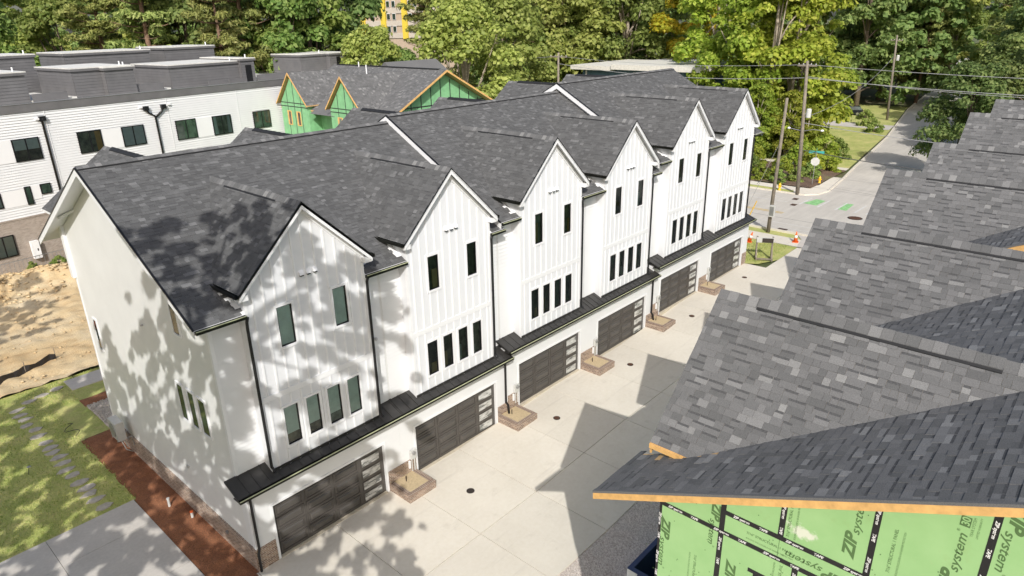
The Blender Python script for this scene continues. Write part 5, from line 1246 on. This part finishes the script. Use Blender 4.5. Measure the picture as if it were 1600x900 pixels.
FRONT = [('green1', 15, 108, 1.0), ('green2', 62, 98, .62), ('olive', 100, 130, .9), ('green1', 145, 125, 1.0), ('pine1', 205, 118, 1.05), ('green1', 235, 105, .7), ('pine1', 275, 104, 1.1), ('pine1', 300, 112, 1.15), ('dark', 330, 108, 1.1), ('pine2', 378, 92, .95), ('pine1', 415, 100, 1.1), ('dark', 440, 110, 1.15),
         ('green1', 470, 96, 1.1), ('green2', 512, 100, 1.2), ('dark', 548, 108, 1.2), ('olive', 600, 88, .82), ('green2', 640, 92, .7), ('pine1', 690, 110, 1.05), ('olive', 735, 86, 1.0), ('olive', 785, 98, 1.15), ('green1', 830, 128, 1.3), ('pine1', 862, 126, 1.1), ('olive', 895, 130, 1.4), ('green2', 935, 132, 1.4), ('olive', 975, 130, 1.35), ('dark', 1015, 134, 1.3),
         ('gold', 1068, 122, 1.3), ('lime', 1108, 108, 1.15), ('lime2', 1150, 100, 1.15), ('lime', 1195, 97, 1.1), ('lime', 1228, 100, 1.15), ('lime2', 1238, 103, 1.1), ('lime2', 1180, 92, .5), ('lime2', 1230, 93, .45), ('lime2', 1262, 94, .36), ('dark', 1330, 150, 1.2), ('dark2', 1362, 165, 1.3), ('dark', 1400, 175, 1.3), ('pine2', 1420, 160, .95), ('olive', 1462, 165, 1.0),
         ('pine2', 1548, 150, .95), ('olive', 1572, 140, .95), ('dark2', 1560, 112, .75), ('dark', 1595, 118, 1.0), ('pine2', 1575, 130, 1.05), ('dark2', 1610, 100, .8)]
cnt = {}
for a in FRONT: cnt.setdefault((a[0], zone(a[1])), []).append(a)
for (kd, zn), L in cnt.items():
    for q, (k_, b, d, s) in enumerate(sorted(L, key=lambda t: t[1])):
        x, y = at(b, d); tree(kd, x, y, s, f'{KIND[kd]}'+(f', {ORD[q]} of its kind' if len(L) > 1 else '')+f' {zn}', 'trees '+zn, 'pine_tree' if 'pine' in kd else 'broadleaf_tree')
# the closed wood farther off reads as one mass
bk = random.Random(9)
for mt_, n0, step_, d0, d1 in (('leaf_dark', 30, 58, 150, 195), ('leaf_green', 30, 58, 165, 230), ('leaf_olive', 22, 80, 150, 240)):
    lobes = []
    for k in range(n0):
        b = -60+k*step_+bk.uniform(-24, 24)
        if 545 < b < 735: continue
        x, y = at(b, bk.uniform(d0, d1)); h = bk.uniform(26, 36); r_ = bk.uniform(5, 8)
        for q in range(34):
            f = bk.random(); an = bk.random()*6.28; e = r_*math.sqrt(bk.random())*math.sin(math.pi*(.15+.8*f))**.5; lobes.append(((x+e*math.cos(an), y+e*math.sin(an), h*(.08+.92*f)), r_*bk.uniform(.18, .34)))
    o = link('distant_wood', crown_mesh('distant_wood', mt_, 5, lobes, 60000, .5)); tag(o, f'distant mass of '+{'leaf_dark': 'dark', 'leaf_green': 'green', 'leaf_olive': 'olive'}[mt_]+' foliage closing the view', 'wood', None, 'stuff')
# trees outside the frame that throw the shadows
tree('high1', -11.9, -10.9, 1.0, 'tall tree left of the camera whose shadow dapples the white end wall', 'shadow trees', fixed=True)
tree('high2', -19.8, -3.0, 1.0, 'tall tree left of the lawn whose shadow falls on the grass', 'shadow trees', fixed=True)
tree('high3', -17, 19, .9, 'tall tree left of the dirt yard throwing streaked shadows', 'shadow trees', fixed=True)
tree('dark2', 77, -6.2, .64, 'leafy dark tree hanging over the right edge of the side street', 'street trees')
# shrubs
SHR = [(64.8, 8.2, .35, 0), (65.5, 10.5, .4, 1), (66.5, 7.0, .38, 0), (68.2, 9.3, .5, 1), (68.8, 6.2, .33, 0), (70.5, 6.8, .42, 0), (72.5, 7.6, .55, 1), (73.6, 6.1, .5, 1), (71.5, 10.5, .4, 0), (66.0, 13, .45, 1), (69, 13.5, .5, 0), (72, 14, .6, 1), (65.3, 16.5, .5, 0), (68.5, 17.5, .5, 1), (74.2, 9.2, .7, 1), (79.5, 8.5, .75, 1), (82, 7.9, .6, 0), (80, 12, .9, 1), (78.5, 16, .9, 0), (83, 13.5, .8, 1), (105.5, 10.2, .5, 0), (112, 13.5, .6, 0)]
NUM = ['first', 'second', 'third', 'fourth', 'fifth', 'sixth', 'seventh', 'eighth', 'ninth']; scount = {}
for k, (x, y, s, c) in enumerate(sorted(SHR, key=lambda t: (t[0]+8.76)*.674+(t[1]+19.67)*-.739 if False else math.atan2(t[1]+19.67, t[0]+8.76), reverse=True)):
    zk = (c, x < 75, x < 100); scount[zk] = scount.get(zk, -1)+1
    tree('shrub_lime' if c else 'shrub', x, y, s*1.35, NUM[scount[zk]]+' '+('yellow green shrub' if c else 'green shrub')+' from the left'+(' in the mulched corner bed' if x < 75 else ' beside the garden path across the street' if x < 100 else ' on the shaded lawn by the side street'), ('lime' if c else 'green')+' shrubs '+('bed' if x < 75 else 'path' if x < 100 else 'lawn'), 'shrub', .95, 'shrub')
for k, (x, y) in enumerate(((5.2, 41.4), (6.6, 41.6), (3.4, 41.3))): tree('shrub', x, y, .3, ['middle', 'right', 'left'][k]+' small weed clump at the foot of the brick storey', 'weeds by the brick storey', 'shrub', .4, 'shrub')
